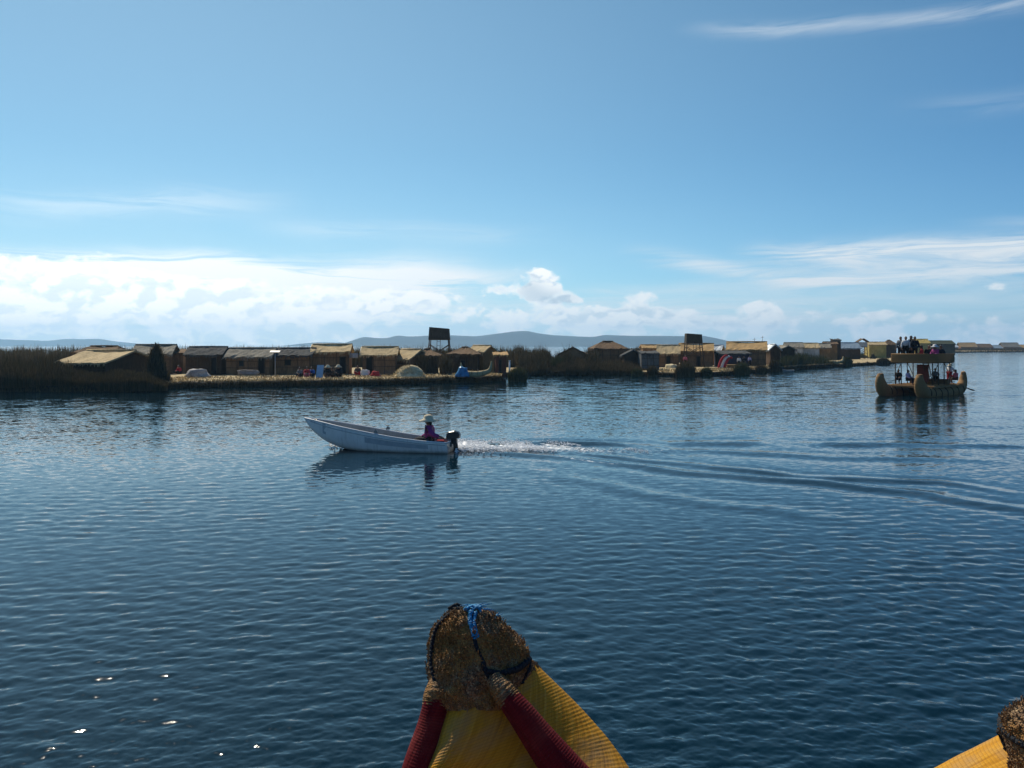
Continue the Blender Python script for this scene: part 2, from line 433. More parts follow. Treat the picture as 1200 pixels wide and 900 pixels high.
# ------------------------------------------------------------------ the air
def haze_box():
    me = bpy.data.meshes.new('haze')
    x0, x1, y0, y1, z0, z1 = -6200, 6200, -6200, 6200, -1.6, 150.0
    me.from_pydata([(x0, y0, z0), (x1, y0, z0), (x1, y1, z0), (x0, y1, z0), (x0, y0, z1), (x1, y0, z1), (x1, y1, z1), (x0, y1, z1)], [],
                   [(0, 3, 2, 1), (4, 5, 6, 7), (0, 1, 5, 4), (1, 2, 6, 5), (2, 3, 7, 6), (3, 0, 4, 7)])
    m = bpy.data.materials.new('lake_air'); m.use_nodes = True
    t = NT(m.node_tree); t.n.clear()
    v = t.node('ShaderNodeVolumePrincipled'); o = t.node('ShaderNodeOutputMaterial')
    v.inputs['Color'].default_value = (0.40, 0.70, 1.0, 1)
    v.inputs['Density'].default_value = HAZE
    v.inputs['Anisotropy'].default_value = 0.35
    t.l.new(v.outputs[0], o.inputs['Volume'])
    return tag(link_mesh('haze', me, m), kind='stuff')
HAZE = 1.7e-4
haze_box()
# ------------------------------------------------------------------ mesh building helpers
class MB:
    def __init__(s): s.v = []; s.f = []
    def add(s, vs, fs):
        o = len(s.v); s.v.extend([tuple(p) for p in vs]); s.f.extend([tuple(i + o for i in f) for f in fs]); return s
    def box(s, cx, cy, cz, sx, sy, sz, rz=0.0, tilt=None, taper=1.0):
        vs = []
        for k in (-1, 1):
            q = taper if k > 0 else 1.0
            for a, b in ((-1, -1), (1, -1), (1, 1), (-1, 1)):
                vs.append(Vector((a * sx / 2 * q, b * sy / 2 * q, k * sz / 2)))
        R = Matrix.Rotation(rz, 4, 'Z')
        if tilt: R = R @ Matrix.Rotation(tilt[0], 4, tilt[1])
        vs = [R @ p + Vector((cx, cy, cz)) for p in vs]
        return s.add(vs, [(0, 3, 2, 1), (4, 5, 6, 7), (0, 1, 5, 4), (1, 2, 6, 5), (2, 3, 7, 6), (3, 0, 4, 7)])
    def tube(s, pts, rad, n=8, cap=True, squash=1.0):
        pts = [Vector(p) for p in pts]
        if not hasattr(rad, '__len__'): rad = [rad] * len(pts)
        rings = []; up = None
        for i, p in enumerate(pts):
            t = (pts[min(i + 1, len(pts) - 1)] - pts[max(i - 1, 0)]).normalized()
            if up is None:
                up = Vector((0, 0, 1)) if abs(t.z) < 0.9 else Vector((1, 0, 0))
            r = t.cross(up).normalized(); u = r.cross(t).normalized(); up = u
            rings.append([p + (r * math.cos(a) + u * math.sin(a) * squash) * rad[i] for a in [6.28318 * k / n for k in range(n)]])
        vs = [q for r in rings for q in r]; fs = []
        for i in range(len(pts) - 1):
            for k in range(n):
                a, b = i * n + k, i * n + (k + 1) % n
                fs.append((a, b, b + n, a + n))
        if cap:
            fs.append(tuple(range(n))[::-1]); fs.append(tuple(range((len(pts) - 1) * n, len(pts) * n)))
        return s.add(vs, fs)
    def lathe(s, prof, n=14, c=(0, 0, 0), jit=0.0, seed=1):
        R = random.Random(seed); vs = []; fs = []
        for r, z in prof:
            for k in range(n):
                a = 6.28318 * k / n; q = r * (1 + jit * (R.random() - 0.5))
                vs.append((c[0] + q * math.cos(a), c[1] + q * math.sin(a), c[2] + z))
        for i in range(len(prof) - 1):
            for k in range(n):
                a, b = i * n + k, i * n + (k + 1) % n
                fs.append((a, b, b + n, a + n))
        fs.append(tuple(range(n))[::-1]); fs.append(tuple(range((len(prof) - 1) * n, len(prof) * n)))
        return s.add(vs, fs)
    def ball(s, c, r, n=10, m=7, jit=0.0, seed=1):
        r = r if hasattr(r, '__len__') else (r, r, r)
        R = random.Random(seed); vs = [(c[0], c[1], c[2] - r[2])]
        for i in range(1, m):
            e = -math.pi / 2 + math.pi * i / m
            for k in range(n):
                a = 6.28318 * k / n; q = 1 + jit * (R.random() - 0.5)
                vs.append((c[0] + r[0] * q * math.cos(e) * math.cos(a), c[1] + r[1] * q * math.cos(e) * math.sin(a), c[2] + r[2] * q * math.sin(e)))
        vs.append((c[0], c[1], c[2] + r[2])); fs = []
        for k in range(n): fs.append((0, 1 + (k + 1) % n, 1 + k))
        for i in range(m - 2):
            for k in range(n):
                a, b = 1 + i * n + k, 1 + i * n + (k + 1) % n
                fs.append((a, b, b + n, a + n))
        L = len(vs) - 1; o = 1 + (m - 2) * n
        for k in range(n): fs.append((o + k, o + (k + 1) % n, L))
        return s.add(vs, fs)
    def mesh(s, name, sm=False):
        me = bpy.data.meshes.new(name); me.from_pydata(s.v, [], s.f)
        if sm: smooth(me)
        me.update(); return me
    def build(s, name, mat, parent=None, sm=False):
        return link_mesh(name, s.mesh(name, sm), mat, parent)
def spline(keys, n):
    """smooth curve through rows of numbers (Catmull-Rom), n samples"""
    K = np.array(keys, dtype=float); m = len(K)
    out = []
    for t in np.linspace(0, m - 1, n):
        i = min(int(t), m - 2); u = t - i
        p0, p1, p2, p3 = K[max(i - 1, 0)], K[i], K[i + 1], K[min(i + 2, m - 1)]
        out.append(0.5 * ((2 * p1) + (-p0 + p2) * u + (2 * p0 - 5 * p1 + 4 * p2 - p3) * u * u + (-p0 + 3 * p1 - 3 * p2 + p3) * u ** 3))
    return np.array(out)

# ------------------------------------------------------------------ reed bundle material: stalks run along, cord binds across
def bundle_mat(name, tones, cord, pitch=0.034, rough=0.62, worn=(0.30, 0.22, 0.12), wear=0.25):
    m, t, b = new_mat(name)
    at = t.node('ShaderNodeAttribute', attribute_name='wrap')
    sp = t.node('ShaderNodeSeparateXYZ'); t.l.new(at.outputs['Vector'], sp.inputs[0])
    u, v = sp.outputs[0], sp.outputs[1]
    stalk = t.noise(t.vec(t.m('MULTIPLY', u, 38.0), t.m('MULTIPLY', v, 1.6)), 1.0, 4.0, 0.65)
    blot = t.noise(t.vec(t.m('MULTIPLY', u, 1.1), t.m('MULTIPLY', v, 2.2), 3.0), 1.6, 5.0, 0.6)
    fine = t.noise(t.vec(t.m('MULTIPLY', u, 9.0), t.m('MULTIPLY', v, 26.0), 1.0), 1.0, 3.0, 0.6)
    col = t.ramp(stalk, [(0.25, tones[0]), (0.5, tones[1]), (0.78, tones[2])])
    col = t.mix(t.m('MULTIPLY', t.ss(blot, 0.50, 0.72), wear), col, (*worn, 1))
    wob = t.m('MULTIPLY', t.m('SUBTRACT', fine, 0.5), 0.45)
    ph = t.m('SINE', t.m('MULTIPLY', t.m('ADD', t.m('DIVIDE', v, pitch), wob), 6.28318))
    line = t.ss(ph, 0.62, 0.97)
    col = t.mix(t.m('MULTIPLY', line, 0.42), col, (*cord, 1))
    t.l.new(col, b.inputs['Base Color'])
    b.inputs['Roughness'].default_value = rough
    b.inputs['Specular IOR Level'].default_value = 0.12
    hgt = t.m('ADD', t.m('MULTIPLY', stalk, 0.7), t.m('MULTIPLY', fine, 0.4))
    bp = t.node('ShaderNodeBump'); bp.inputs['Strength'].default_value = 0.85; bp.inputs['Distance'].default_value = 0.014
    t.l.new(hgt, bp.inputs['Height']); t.l.new(bp.outputs[0], b.inputs['Normal'])
    return m
def bundle(name, keys, mat, parent, org, xf=None, n=420, m=40, pitch=0.034, rib=0.005, sag=0.0, seed=1, end=True):
    """keys: rows of x, y, z, half width, half height in world space; a bundle of reeds bound by cord"""
    K = spline(keys, n)
    P = [Vector(k[:3]) for k in K]
    if xf: P = [xf(p) for p in P]
    L = [0.0]
    for a, b_ in zip(P[:-1], P[1:]): L.append(L[-1] + (b_ - a).length)
    vs = []; wr = []
    for i, p in enumerate(P):
        q_ = max(1, n // 28); t = (P[min(i + q_, n - 1)] - P[max(i - q_, 0)]).normalized()
        r = t.cross(Vector((0, 0, 1))).normalized(); u = r.cross(t).normalized()
        hw, hh = K[i][3], K[i][4]
        rb = 1 + (rib * (math.sin(6.28318 * L[i] / pitch)) + 0.010 * mnoise.noise(Vector((L[i] * 3.0, seed, 0)))) / max(hw, 0.05)
        for k in range(m):
            a = 6.28318 * k / m
            lump = 1 + 0.030 * mnoise.noise(Vector((math.cos(a) * 2.2, math.sin(a) * 2.2, L[i] * 1.3 + seed * 7)))
            rk = 1 + (rb - 1) * (0.55 + 0.9 * mnoise.noise(Vector((math.cos(a) * 3.0 + seed, math.sin(a) * 3.0, L[i] * 2.5))))
            vs.append(p + (r * (math.cos(a) * hw) + u * (math.sin(a) * hh)) * rk * lump - Vector(org))
            wr.append((a / 6.28318 * (hw + hh) * 3.14, L[i], 0))
    fs = []
    for i in range(n - 1):
        for k in range(m):
            a, b_ = i * m + k, i * m + (k + 1) % m
            fs.append((a, a + m, b_ + m, b_))
    me = bpy.data.meshes.new(name)
    if end: fs.append(tuple(range(m))); fs.append(tuple(range((n - 1) * m, n * m))[::-1])
    me.from_pydata([tuple(v) for v in vs], [], fs); smooth(me)
    at = me.attributes.new('wrap', 'FLOAT_VECTOR', 'POINT')
    at.data.foreach_set('vector', np.array(wr, dtype=np.float32).ravel())
    return link_mesh(name, me, mat, parent)

YELLOW = bundle_mat('yellow_reeds', [(0.30, 0.125, 0.010), (0.50, 0.235, 0.016), (0.62, 0.35, 0.06)], (0.20, 0.10, 0.02), 0.021, 0.8, worn=(0.30, 0.20, 0.11), wear=0.65)
REDB = bundle_mat('red_reeds', [(0.07, 0.004, 0.006), (0.12, 0.006, 0.010), (0.18, 0.02, 0.02)], (0.045, 0.007, 0.008), 0.019, 0.88, worn=(0.22, 0.04, 0.03), wear=0.45)

def cap_mat():
    m, t, b = new_mat('cut_reed_ends')
    tc = t.node('ShaderNodeTexCoord')
    vor = t.node('ShaderNodeTexVoronoi'); vor.inputs['Scale'].default_value = 85.0
    t.l.new(tc.outputs['Object'], vor.inputs['Vector'])
    sp = t.node('ShaderNodeSeparateColor'); t.l.new(vor.outputs['Color'], sp.inputs[0])
    big = t.noise(tc.outputs['Object'], 4.2, 6.0, 0.66)
    c1 = t.ramp(sp.outputs[0], [(0.0, (0.05, 0.026, 0.012)), (0.45, (0.17, 0.10, 0.05)), (0.8, (0.25, 0.155, 0.075)), (1.0, (0.40, 0.28, 0.15))])
    c2 = t.mix(t.ss(big, 0.42, 0.58), c1, t.ramp(sp.outputs[1], [(0.0, (0.15, 0.062, 0.012)), (1.0, (0.34, 0.17, 0.04))]))
    t.l.new(c2, b.inputs['Base Color'])
    b.inputs['Roughness'].default_value = 0.9
    h = t.m('ADD', vor.outputs['Distance'], t.m('MULTIPLY', big, 0.5))
    bp = t.node('ShaderNodeBump'); bp.inputs['Strength'].default_value = 0.9; bp.inputs['Distance'].default_value = 0.012; bp.invert = True
    t.l.new(h, bp.inputs['Height']); t.l.new(bp.outputs[0], b.inputs['Normal'])
    return m
CAP = cap_mat()
BLUE_ROPE = flat('blue_nylon_rope', (0.02, 0.25, 0.50), 0.5, 0.3, 60.0, 0.5)
DARK_ROPE = flat('dark_tarred_rope', (0.012, 0.016, 0.022), 0.8, 0.4, 60.0, 0.5)

CAP_ROWS = [(713, 543, 556), (716.5, 530, 571), (722, 520, 583), (731, 511, 592), (742, 506, 602), (756, 503.5, 612), (771, 502, 621),
            (786, 502, 622), (799, 504, 614), (811, 506, 607), (820, 509, 604), (827, 512, 603), (833, 516, 600)]
def cap_row(py):
    r = CAP_ROWS
    for a, b_ in zip(r[:-1], r[1:]):
        if py <= b_[0]:
            k = (py - a[0]) / (b_[0] - a[0]); return a[1] + (b_[1] - a[1]) * k, a[2] + (b_[2] - a[2]) * k
    return r[-1][1:]
def cap_depth(py):
    k = (py - 713) / 118.0
    return 6.22 - 0.24 * k, 0.05 + 0.24 * math.sin(math.pi * min(1, 0.06 + 0.50 * k)) ** 0.6      # middle distance, half thickness
def cap_front(px, py, out=0.0):
    l, r = cap_row(py); c, h = (l + r) / 2, (r - l) / 2
    d, q = cap_depth(py); s = min(0.999, abs((px - c) / h))
    return P3(px, py, d - q * (1 - s ** 2.8) ** (1 / 2.8) - out)
def prow_boat(label, org, xf=None, mirror=1, seed=1, group=None):
    X = (lambda v: xf(v)) if xf else (lambda v: v)
    T = thing('reed_boat', label, 'boat', org, 0, group)
    O = Vector(org)
    # the hull: one thick bundle of yellow reeds that rises steeply to the prow
    def key(px, py, d, hw, hh): return (*P3(px, py, d), hw, hh)
    hull = bundle('hull', [key(570, 786, 6.15, 0.33, 0.20), key(578, 803, 6.105, 0.44, 0.235), key(588, 830, 6.04, 0.56, 0.255), key(598, 862, 5.965, 0.68, 0.275),
                           key(606, 898, 5.88, 0.785, 0.29), key(612, 940, 5.76, 0.87, 0.31), (0.11, 5.48, 0.42, 0.94, 0.35), (0.14, 4.9, 0.32, 0.97, 0.40), (0.18, 3.9, 0.30, 0.97, 0.42), (0.28, 2.4, 0.30, 0.94, 0.44), (0.38, 0.8, 0.30, 0.90, 0.44), (0.5, -1.0, 0.30, 0.86, 0.44)],
                  YELLOW, T, O, xf, 1500, 64, pitch=0.021, rib=0.0014, seed=seed)
    hull_vs = [v.co.copy() for v in hull.data.vertices]; M_ = 64
    bundle('gunwale_roll', [key(517, 800, 5.93, 0.075, 0.075), key(514, 818, 5.86, 0.102, 0.102), key(509, 850, 5.80, 0.120, 0.120), key(498, 896, 5.71, 0.150, 0.150), key(484, 960, 5.58, 0.175, 0.175),
                            (-0.70, 5.2, 0.72, 0.18, 0.18), (-0.68, 4.0, 0.64, 0.18, 0.18), (-0.5, 1.0, 0.66, 0.17, 0.17), (-0.4, -1.0, 0.64, 0.16, 0.16)], REDB, T, O, xf, 1400, 22, 0.019, 0.0013, seed=seed + 2)
    if mirror > 0: bundle('gunwale_roll', [key(583, 802, 5.76, 0.055, 0.055), key(594, 816, 5.70, 0.078, 0.078), key(610, 836, 5.64, 0.094, 0.094), key(632, 866, 5.58, 0.114, 0.114), key(661, 903, 5.50, 0.135, 0.135), key(710, 960, 5.38, 0.16, 0.16),
                            (0.86, 5.0, 0.74, 0.17, 0.17), (0.97, 3.9, 0.66, 0.18, 0.18), (1.0, 1.0, 0.68, 0.17, 0.17), (1.05, -1.0, 0.66, 0.16, 0.16)], REDB, T, O, xf, 1400, 22, 0.019, 0.0013, seed=seed + 4)
    bundle('roll_collar', [key(516, 796, 5.95, 0.07, 0.07), key(514, 811, 5.88, 0.102, 0.102), key(513, 820, 5.86, 0.110, 0.110), key(512, 828, 5.84, 0.106, 0.106)], CAP, T, O, xf, 60, 22, 0.02, 0.006, seed=seed + 6)
    if mirror > 0: bundle('roll_collar', [key(578, 795, 5.78, 0.06, 0.06), key(588, 808, 5.72, 0.080, 0.080), key(594, 816, 5.70, 0.087, 0.087), key(600, 823, 5.68, 0.086, 0.086)], CAP, T, O, xf, 60, 22, 0.02, 0.006, seed=seed + 8)
    # the prow end: a bound stub of cut reeds, rough with hundreds of stalk ends
    rng = random.Random(seed + 11)
    b_ = MB(); n = 48; rows = []
    for py in np.linspace(713.2, 832.5, 44):
        l, r = cap_row(py); d, q = cap_depth(py); ring = []
        for k in range(n):
            a = 6.28318 * k / n
            ca, sa = math.cos(a), math.sin(a)
            e = 2 / 2.8
            px = (l + r) / 2 + (r - l) / 2 * math.copysign(abs(ca) ** e, ca)
            p = P3(px, py, d + q * math.copysign(abs(sa) ** e, sa))
            groove = math.exp(-((px - (552 + (py - 713) * 0.27)) / 5.0) ** 2) * (1 if sa < 0 and py < 790 else 0)
            p += Vector((ca, sa, 0.1)) * (0.040 * mnoise.fractal(p * 5.0 + Vector((seed, 0, 0)), 1.0, 2.0, 4) - 0.030 * groove)
            ring.append(X(p) - O)
        rows.append(ring)
    vs = [q for r_ in rows for q in r_]
    fs = [(i * n + k, i * n + (k + 1) % n, (i + 1) * n + (k + 1) % n, (i + 1) * n + k) for i in range(len(rows) - 1) for k in range(n)]
    if not xf: fs = [f[::-1] for f in fs]
    b_.add(vs, fs); b_.add(rows[0], [tuple(range(n))]); b_.add(rows[-1], [tuple(range(n))[::-1]])
    ctr = X(P3(560, 775, 6.1)) - O
    for _ in range(4200):
        i = rng.randrange(1, len(rows) - 1); k = rng.randrange(n)
        p = rows[i][k].lerp(rows[i][(k + 1) % n], rng.random()).lerp(rows[i + 1][k], rng.random())
        nrm = (p - ctr).normalized()
        if rng.random() < .6: nrm = (nrm * .16 + Vector((rng.gauss(0, .16), rng.gauss(0, .16), 1.0))).normalized(); h = rng.uniform(.012, .034)   # stalk lying along the stub
        else: nrm = (nrm + Vector((rng.gauss(0, .45), rng.gauss(0, .45), rng.gauss(0.15, .45)))).normalized(); h = rng.uniform(.004, .018)
        r1 = nrm.orthogonal().normalized(); r2 = nrm.cross(r1); w_ = rng.uniform(0.0022, 0.0055)
        q0, q1, q2 = p + r1 * w_, p + (-r1 * 0.5 + r2 * 0.86) * w_, p + (-r1 * 0.5 - r2 * 0.86) * w_
        t_ = nrm * h
        b_.add([q0, q1, q2, q0 + t_, q1 + t_, q2 + t_], [(0, 1, 4, 3), (1, 2, 5, 4), (2, 0, 3, 5), (3, 4, 5)])
    # stray dry stalks that have worked loose of the cords, and a grip of stalk ends where the reeds enter the stub
    for q in range(420):
        k = rng.randrange(M_); i = rng.randrange(60, 170); p0 = hull_vs[i * M_ + k]; p1 = hull_vs[max(0, i - rng.randrange(25, 60)) * M_ + k]
        c0 = sum((hull_vs[i * M_ + t] for t in range(0, M_, 8)), Vector()) / 8; nrm = (p0 - c0).normalized()
        b_.tube([p0 + nrm * .003, p0.lerp(p1, .6) + nrm * .012, p1 + nrm * rng.uniform(.0, .03)], [.006, .005, .003], 5)
    cap = b_.build('prow_end', CAP, T)
    # ropes, subparts of the prow end
    def rope(px, mat, r, out, twist=True, amp=0.004):
        K = spline(px, 60); pts = []
        for i, (x, y) in enumerate(K):
            p = cap_front(x, y, out) + Vector((amp * math.sin(i * 1.9), 0, amp * math.cos(i * 1.7)))
            pts.append(X(p) - O)
        mb.tube(pts, [r * (1 + 0.25 * math.sin(i * 2.1)) for i in range(len(pts))], 8)
    mb = MB(); rope([(552, 716), (551, 724), (552, 734), (553.5, 740), (555, 744), (556, 748)], BLUE_ROPE, 0.017, 0.004)
    rope([(557, 717), (556, 728), (557, 738), (558.5, 742), (560, 746)], BLUE_ROPE, 0.013, 0.006)
    kp = P3(554, 714.5, 6.10)
    for k in range(5):
        a = k * 1.25
        mb.tube([X(kp + Vector((0.06 * math.cos(a + s), 0.03 * math.sin(a * 2 + s), 0.004 + 0.022 * math.sin(s * 1.6 + k)))) - O for s in np.linspace(0, 3.2, 12)], 0.011, 6)
    for k in range(15):
        base = kp + Vector((rng.gauss(0, .025), rng.gauss(0, .03), 0.01)); dv = Vector((rng.gauss(0.02, .07), rng.gauss(0, .05), rng.uniform(0.0, 0.055)))
        mb.tube([X(base) - O, X(base + dv * 0.6) - O, X(base + dv + Vector((0, 0, -0.012))) - O], [0.005, 0.004, 0.002], 5)
    kq = P3(579, 722, 6.14)
    for k in range(12):
        dv = Vector((rng.gauss(0.02, .035), rng.gauss(0, .03), rng.uniform(-0.01, 0.035)))
        mb.tube([X(kq) - O, X(kq + dv) - O], [0.007, 0.002], 5)
    mb.build('knotted_rope', BLUE_ROPE, cap, True)
    mb = MB(); rope([(565, 776), (568, 784), (576, 788), (590, 788), (604, 785), (614, 779), (620.5, 771.5)], DARK_ROPE, 0.020, 0.004)
    rope([(554, 741), (557, 752), (561, 764), (566, 776), (570, 788), (574, 796)], DARK_ROPE, 0.014, 0.003)
    rope([(527, 719), (518, 727), (511, 738), (506.5, 752), (505, 768), (506, 784), (510, 800)], DARK_ROPE, 0.014, 0.006)
    rope([(621, 772), (620, 784), (612, 800)], DARK_ROPE, 0.012, 0.004)
    kb = P3(536, 714, 6.16)
    for k in range(9):
        c0 = kb + Vector((rng.uniform(-.055, .05), rng.gauss(0, .02), rng.uniform(-.02, .012)))
        mb.tube([X(c0) - O, X(c0 + Vector((rng.uniform(-.05, .05), rng.gauss(0, .02), rng.uniform(0.0, .03)))) - O, X(c0 + Vector((rng.uniform(-.07, .07), 0, 0))) - O], 0.013, 6)
    mb.build('binding_rope', DARK_ROPE, cap, True)
    return T

prow_boat('yellow and red reed boat prow with blue rope knotted over its brown end', (0.0, 4.2, 0.0))
_c1 = P3(622, 772, 6.05); _c2 = P3(1176, 842, 5.0)
_R = Matrix.Rotation(math.radians(-54), 4, 'Z')
def other_side(v):
    q = v - _c1
    return _c2 + _R @ Vector((-q.x, q.y, q.z))
prow_boat('sunlit yellow reed boat prow cut off at the lower right, nearest the viewer', (2.6, 3.6, 0.0), other_side, -1, 23)
# ------------------------------------------------------------------ people
SKIN = flat('brown_skin', (0.22, 0.11, 0.065), 0.55, 0.12, 20.0)
HAIR = flat('black_hair', (0.012, 0.010, 0.009), 0.5, 0.3, 60.0)
def skin_mesh(joints, edges, root, sub=1):
    names = list(joints)
    me = bpy.data.meshes.new('skin_tmp')
    me.from_pydata([joints[k][0] for k in names], [(names.index(a), names.index(b_)) for a, b_ in edges], [])
    ob = bpy.data.objects.new('skin_tmp', me); COL.objects.link(ob)
    md = ob.modifiers.new('skin', 'SKIN'); md.use_smooth_shade = True
    if sub: ob.modifiers.new('sub', 'SUBSURF').levels = sub
    for i, k in enumerate(names):
        sv = me.skin_vertices[0].data[i]; r = joints[k][1]
        sv.radius = (r, r) if not hasattr(r, '__len__') else r
        sv.use_root = (k == root)
    dg = bpy.context.evaluated_depsgraph_get()
    out = bpy.data.meshes.new_from_object(ob.evaluated_get(dg))
    bpy.data.objects.remove(ob)
    mb = MB(); mb.add([v.co for v in out.vertices], [tuple(p.vertices) for p in out.polygons])
    return mb
POSES = {
    # joint positions, right then left; y forwards, z up, origin under the seat or the feet
    'sit': dict(pel=(0, 0, .10), ch=(0, -.02, .40), nk=(0, .0, .57), hd=(0, .03, .71), sh=((.18, 0, .50), (-.18, 0, .50)), el=((.25, .08, .26), (-.25, .08, .26)),
                wr=((.15, .30, .20), (-.15, .30, .20)), hip=((.10, .04, .09), (-.10, .04, .09)), kn=((.13, .44, .12), (-.13, .44, .12)), an=((.13, .42, -.30), (-.13, .42, -.30)), fl=-.38),
    'sit_down': dict(pel=(0, 0, .10), ch=(0, .03, .39), nk=(0, .09, .54), hd=(0, .15, .67), sh=((.18, .04, .48), (-.18, .04, .48)), el=((.24, .18, .27), (-.24, .18, .27)),
                wr=((.08, .36, .26), (-.10, .34, .22)), hip=((.10, .06, .09), (-.10, .06, .09)), kn=((.22, .40, .24), (-.22, .40, .24)), an=((.10, .46, .02), (-.10, .46, .02)), fl=-.02),
    'stand': dict(pel=(0, 0, .93), ch=(0, -.01, 1.22), nk=(0, 0, 1.40), hd=(0, .03, 1.54), sh=((.18, 0, 1.34), (-.18, 0, 1.34)), el=((.25, .02, 1.08), (-.25, .02, 1.08)),
                wr=((.24, .12, .86), (-.24, .12, .86)), hip=((.095, 0, .90), (-.095, 0, .90)), kn=((.11, .03, .49), (-.10, .02, .49)), an=((.12, -.02, .09), (-.10, -.02, .09)), fl=.02),
    'steer': dict(pel=(0, 0, .10), ch=(0, .01, .38), nk=(0, .03, .53), hd=(0, .06, .67), sh=((.18, .01, .47), (-.18, .01, .47)), el=((.24, .12, .27), (-.28, -.14, .30)),
                wr=((.16, .34, .16), (-.23, -.36, .24)), hip=((.10, .05, .09), (-.10, .05, .09)), kn=((.13, .44, .14), (-.13, .44, .14)), an=((.13, .46, -.16), (-.13, .46, -.16)), fl=-.22),
    'row': dict(pel=(0, 0, .90), ch=(0, .06, 1.18), nk=(0, .12, 1.34), hd=(0, .17, 1.47), sh=((.18, .09, 1.29), (-.18, .09, 1.29)), el=((.26, .26, 1.08), (-.22, .30, 1.10)),
                wr=((.10, .46, 1.02), (-.02, .50, 1.16)), hip=((.10, 0, .87), (-.10, 0, .87)), kn=((.13, .14, .48), (-.11, -.02, .47)), an=((.14, .10, .09), (-.12, -.12, .09)), fl=.02),
}
PM = {}
def pose_meshes(pose):
    if pose in PM: return PM[pose]
    p = POSES[pose]; J = {'pel': (p['pel'], .105), 'ch': (p['ch'], (.15, .11)), 'nk': (p['nk'], .055), 'hd0': (p['hd'], .06)}
    E = [('pel', 'ch'), ('ch', 'nk'), ('nk', 'hd0')]
    for s, q in ((0, 'r'), (1, 'l')):
        wr = Vector(p['wr'][s]); el = Vector(p['el'][s]); d = (wr - el).normalized(); palm = wr + d * .07
        J.update({'sh' + q: (p['sh'][s], .062), 'el' + q: (p['el'][s], .042), 'wr' + q: (p['wr'][s], .028), 'pa' + q: (tuple(palm), (.036, .022)),
                  'hi' + q: (p['hip'][s], .09), 'kn' + q: (p['kn'][s], .060), 'an' + q: (p['an'][s], .038),
                  'to' + q: ((p['an'][s][0], p['an'][s][1] + .17, p['fl'] + .02), .035)})
        E += [('ch', 'sh' + q), ('sh' + q, 'el' + q), ('el' + q, 'wr' + q), ('wr' + q, 'pa' + q), ('pel', 'hi' + q), ('hi' + q, 'kn' + q), ('kn' + q, 'an' + q), ('an' + q, 'to' + q)]
    mb = skin_mesh(J, E, 'pel')
    h = Vector(p['hd'])
    mb.ball(h, (.075, .092, .115), 14, 10)
    mb.ball(h + Vector((0, .095, -.01)), (.014, .02, .022), 6, 5)
    for sx in (-1, 1): mb.ball(h + Vector((sx * .076, 0, 0)), (.012, .022, .032), 6, 5)
    for s in (0, 1):                                                   # five unequal bent fingers rooted in the palm
        wr = Vector(p['wr'][s]); el = Vector(p['el'][s]); d = (wr - el).normalized()
        side = d.cross(Vector((0, 0, 1))).normalized(); dn = side.cross(d).normalized(); dn = dn if dn.z < 0 else -dn
        for k, (o, ln) in enumerate(((-.027, .072), (-.009, .082), (.009, .078), (.026, .062))):
            b0 = wr + d * .075 + side * o
            mb.tube([b0, b0 + d * ln * .4 + dn * .008, b0 + d * ln * .7 + dn * .03, b0 + d * ln * .75 + dn * .055], [.0095, .009, .008, .006], 6)
        sg = 1 if s == 0 else -1
        b0 = wr + d * .035 + side * .026 * sg
        mb.tube([b0, b0 + side * .03 * sg + d * .025 + dn * .01, b0 + side * .03 * sg + d * .055 + dn * .03], [.011, .010, .007], 6)
    body = mb.mesh('body', True)
    J2 = {'pel': (p['pel'], (.19, .16)), 'ch': (p['ch'], (.23, .18)), 'nk': (tuple(Vector(p['nk']) - Vector((0, 0, .02))), .095)}; E2 = [('pel', 'ch'), ('ch', 'nk')]
    for s, q in ((0, 'r'), (1, 'l')):
        wr = Vector(p['wr'][s]); el = Vector(p['el'][s])
        J2.update({'sh' + q: (p['sh'][s], .105), 'el' + q: (p['el'][s], .078), 'wr' + q: (tuple(el.lerp(wr, .9)), .055)})
        E2 += [('ch', 'sh' + q), ('sh' + q, 'el' + q), ('el' + q, 'wr' + q)]
    top = skin_mesh(J2, E2, 'pel').mesh('jacket', True)
    J3 = {'pel': (p['pel'], (.17, .15))}; E3 = []
    for s, q in ((0, 'r'), (1, 'l')):
        kn, an = Vector(p['kn'][s]), Vector(p['an'][s])
        J3.update({'hi' + q: (p['hip'][s], .125), 'kn' + q: (p['kn'][s], .09), 'an' + q: (tuple(kn.lerp(an, .92)), .055)})
        E3 += [('pel', 'hi' + q), ('hi' + q, 'kn' + q), ('kn' + q, 'an' + q)]
    leg = skin_mesh(J3, E3, 'pel').mesh('trousers', True)
    hb = MB(); hb.ball(h + Vector((0, -.022, .028)), (.086, .094, .108), 12, 8, .05)
    hb.ball(h + Vector((0, -.075, -.07)), (.06, .04, .09), 8, 6, .08)
    hair = hb.mesh('hair', True)
    hat = MB()
    hat.lathe([(.27, -.05), (.275, -.028), (.15, .015), (.135, .07), (.115, .12), (.05, .145)], 18, h + Vector((0, -.005, .045)), .05)
    PM[pose] = (body, top, leg, hair, hat.mesh('hat', True), h)
    return PM[pose]
def cloth(name, col): return flat(name, col, 0.9, 0.22, 18.0, 0.2)
def share(name, me, mat, parent):
    o = bpy.data.objects.new(name, me); COL.objects.link(o); o.parent = parent
    if not me.materials: me.materials.append(None)
    o.material_slots[0].link = 'OBJECT'; o.material_slots[0].material = mat
    return o
def person(pose, loc, rz, top, leg, label, group=None, hat=None, hair=HAIR, scale=1.0):
    body, tm, lm, hm, hatm, h = pose_meshes(pose)
    T = thing('person', label, 'person', loc, rz, group)
    T.scale = (scale,) * 3
    share('body', body, SKIN, T); share('jacket', tm, top, T); share('trousers', lm, leg, T); share('hair', hm, hair, T)
    if hat: share('hat', hatm, hat, T)
    return T
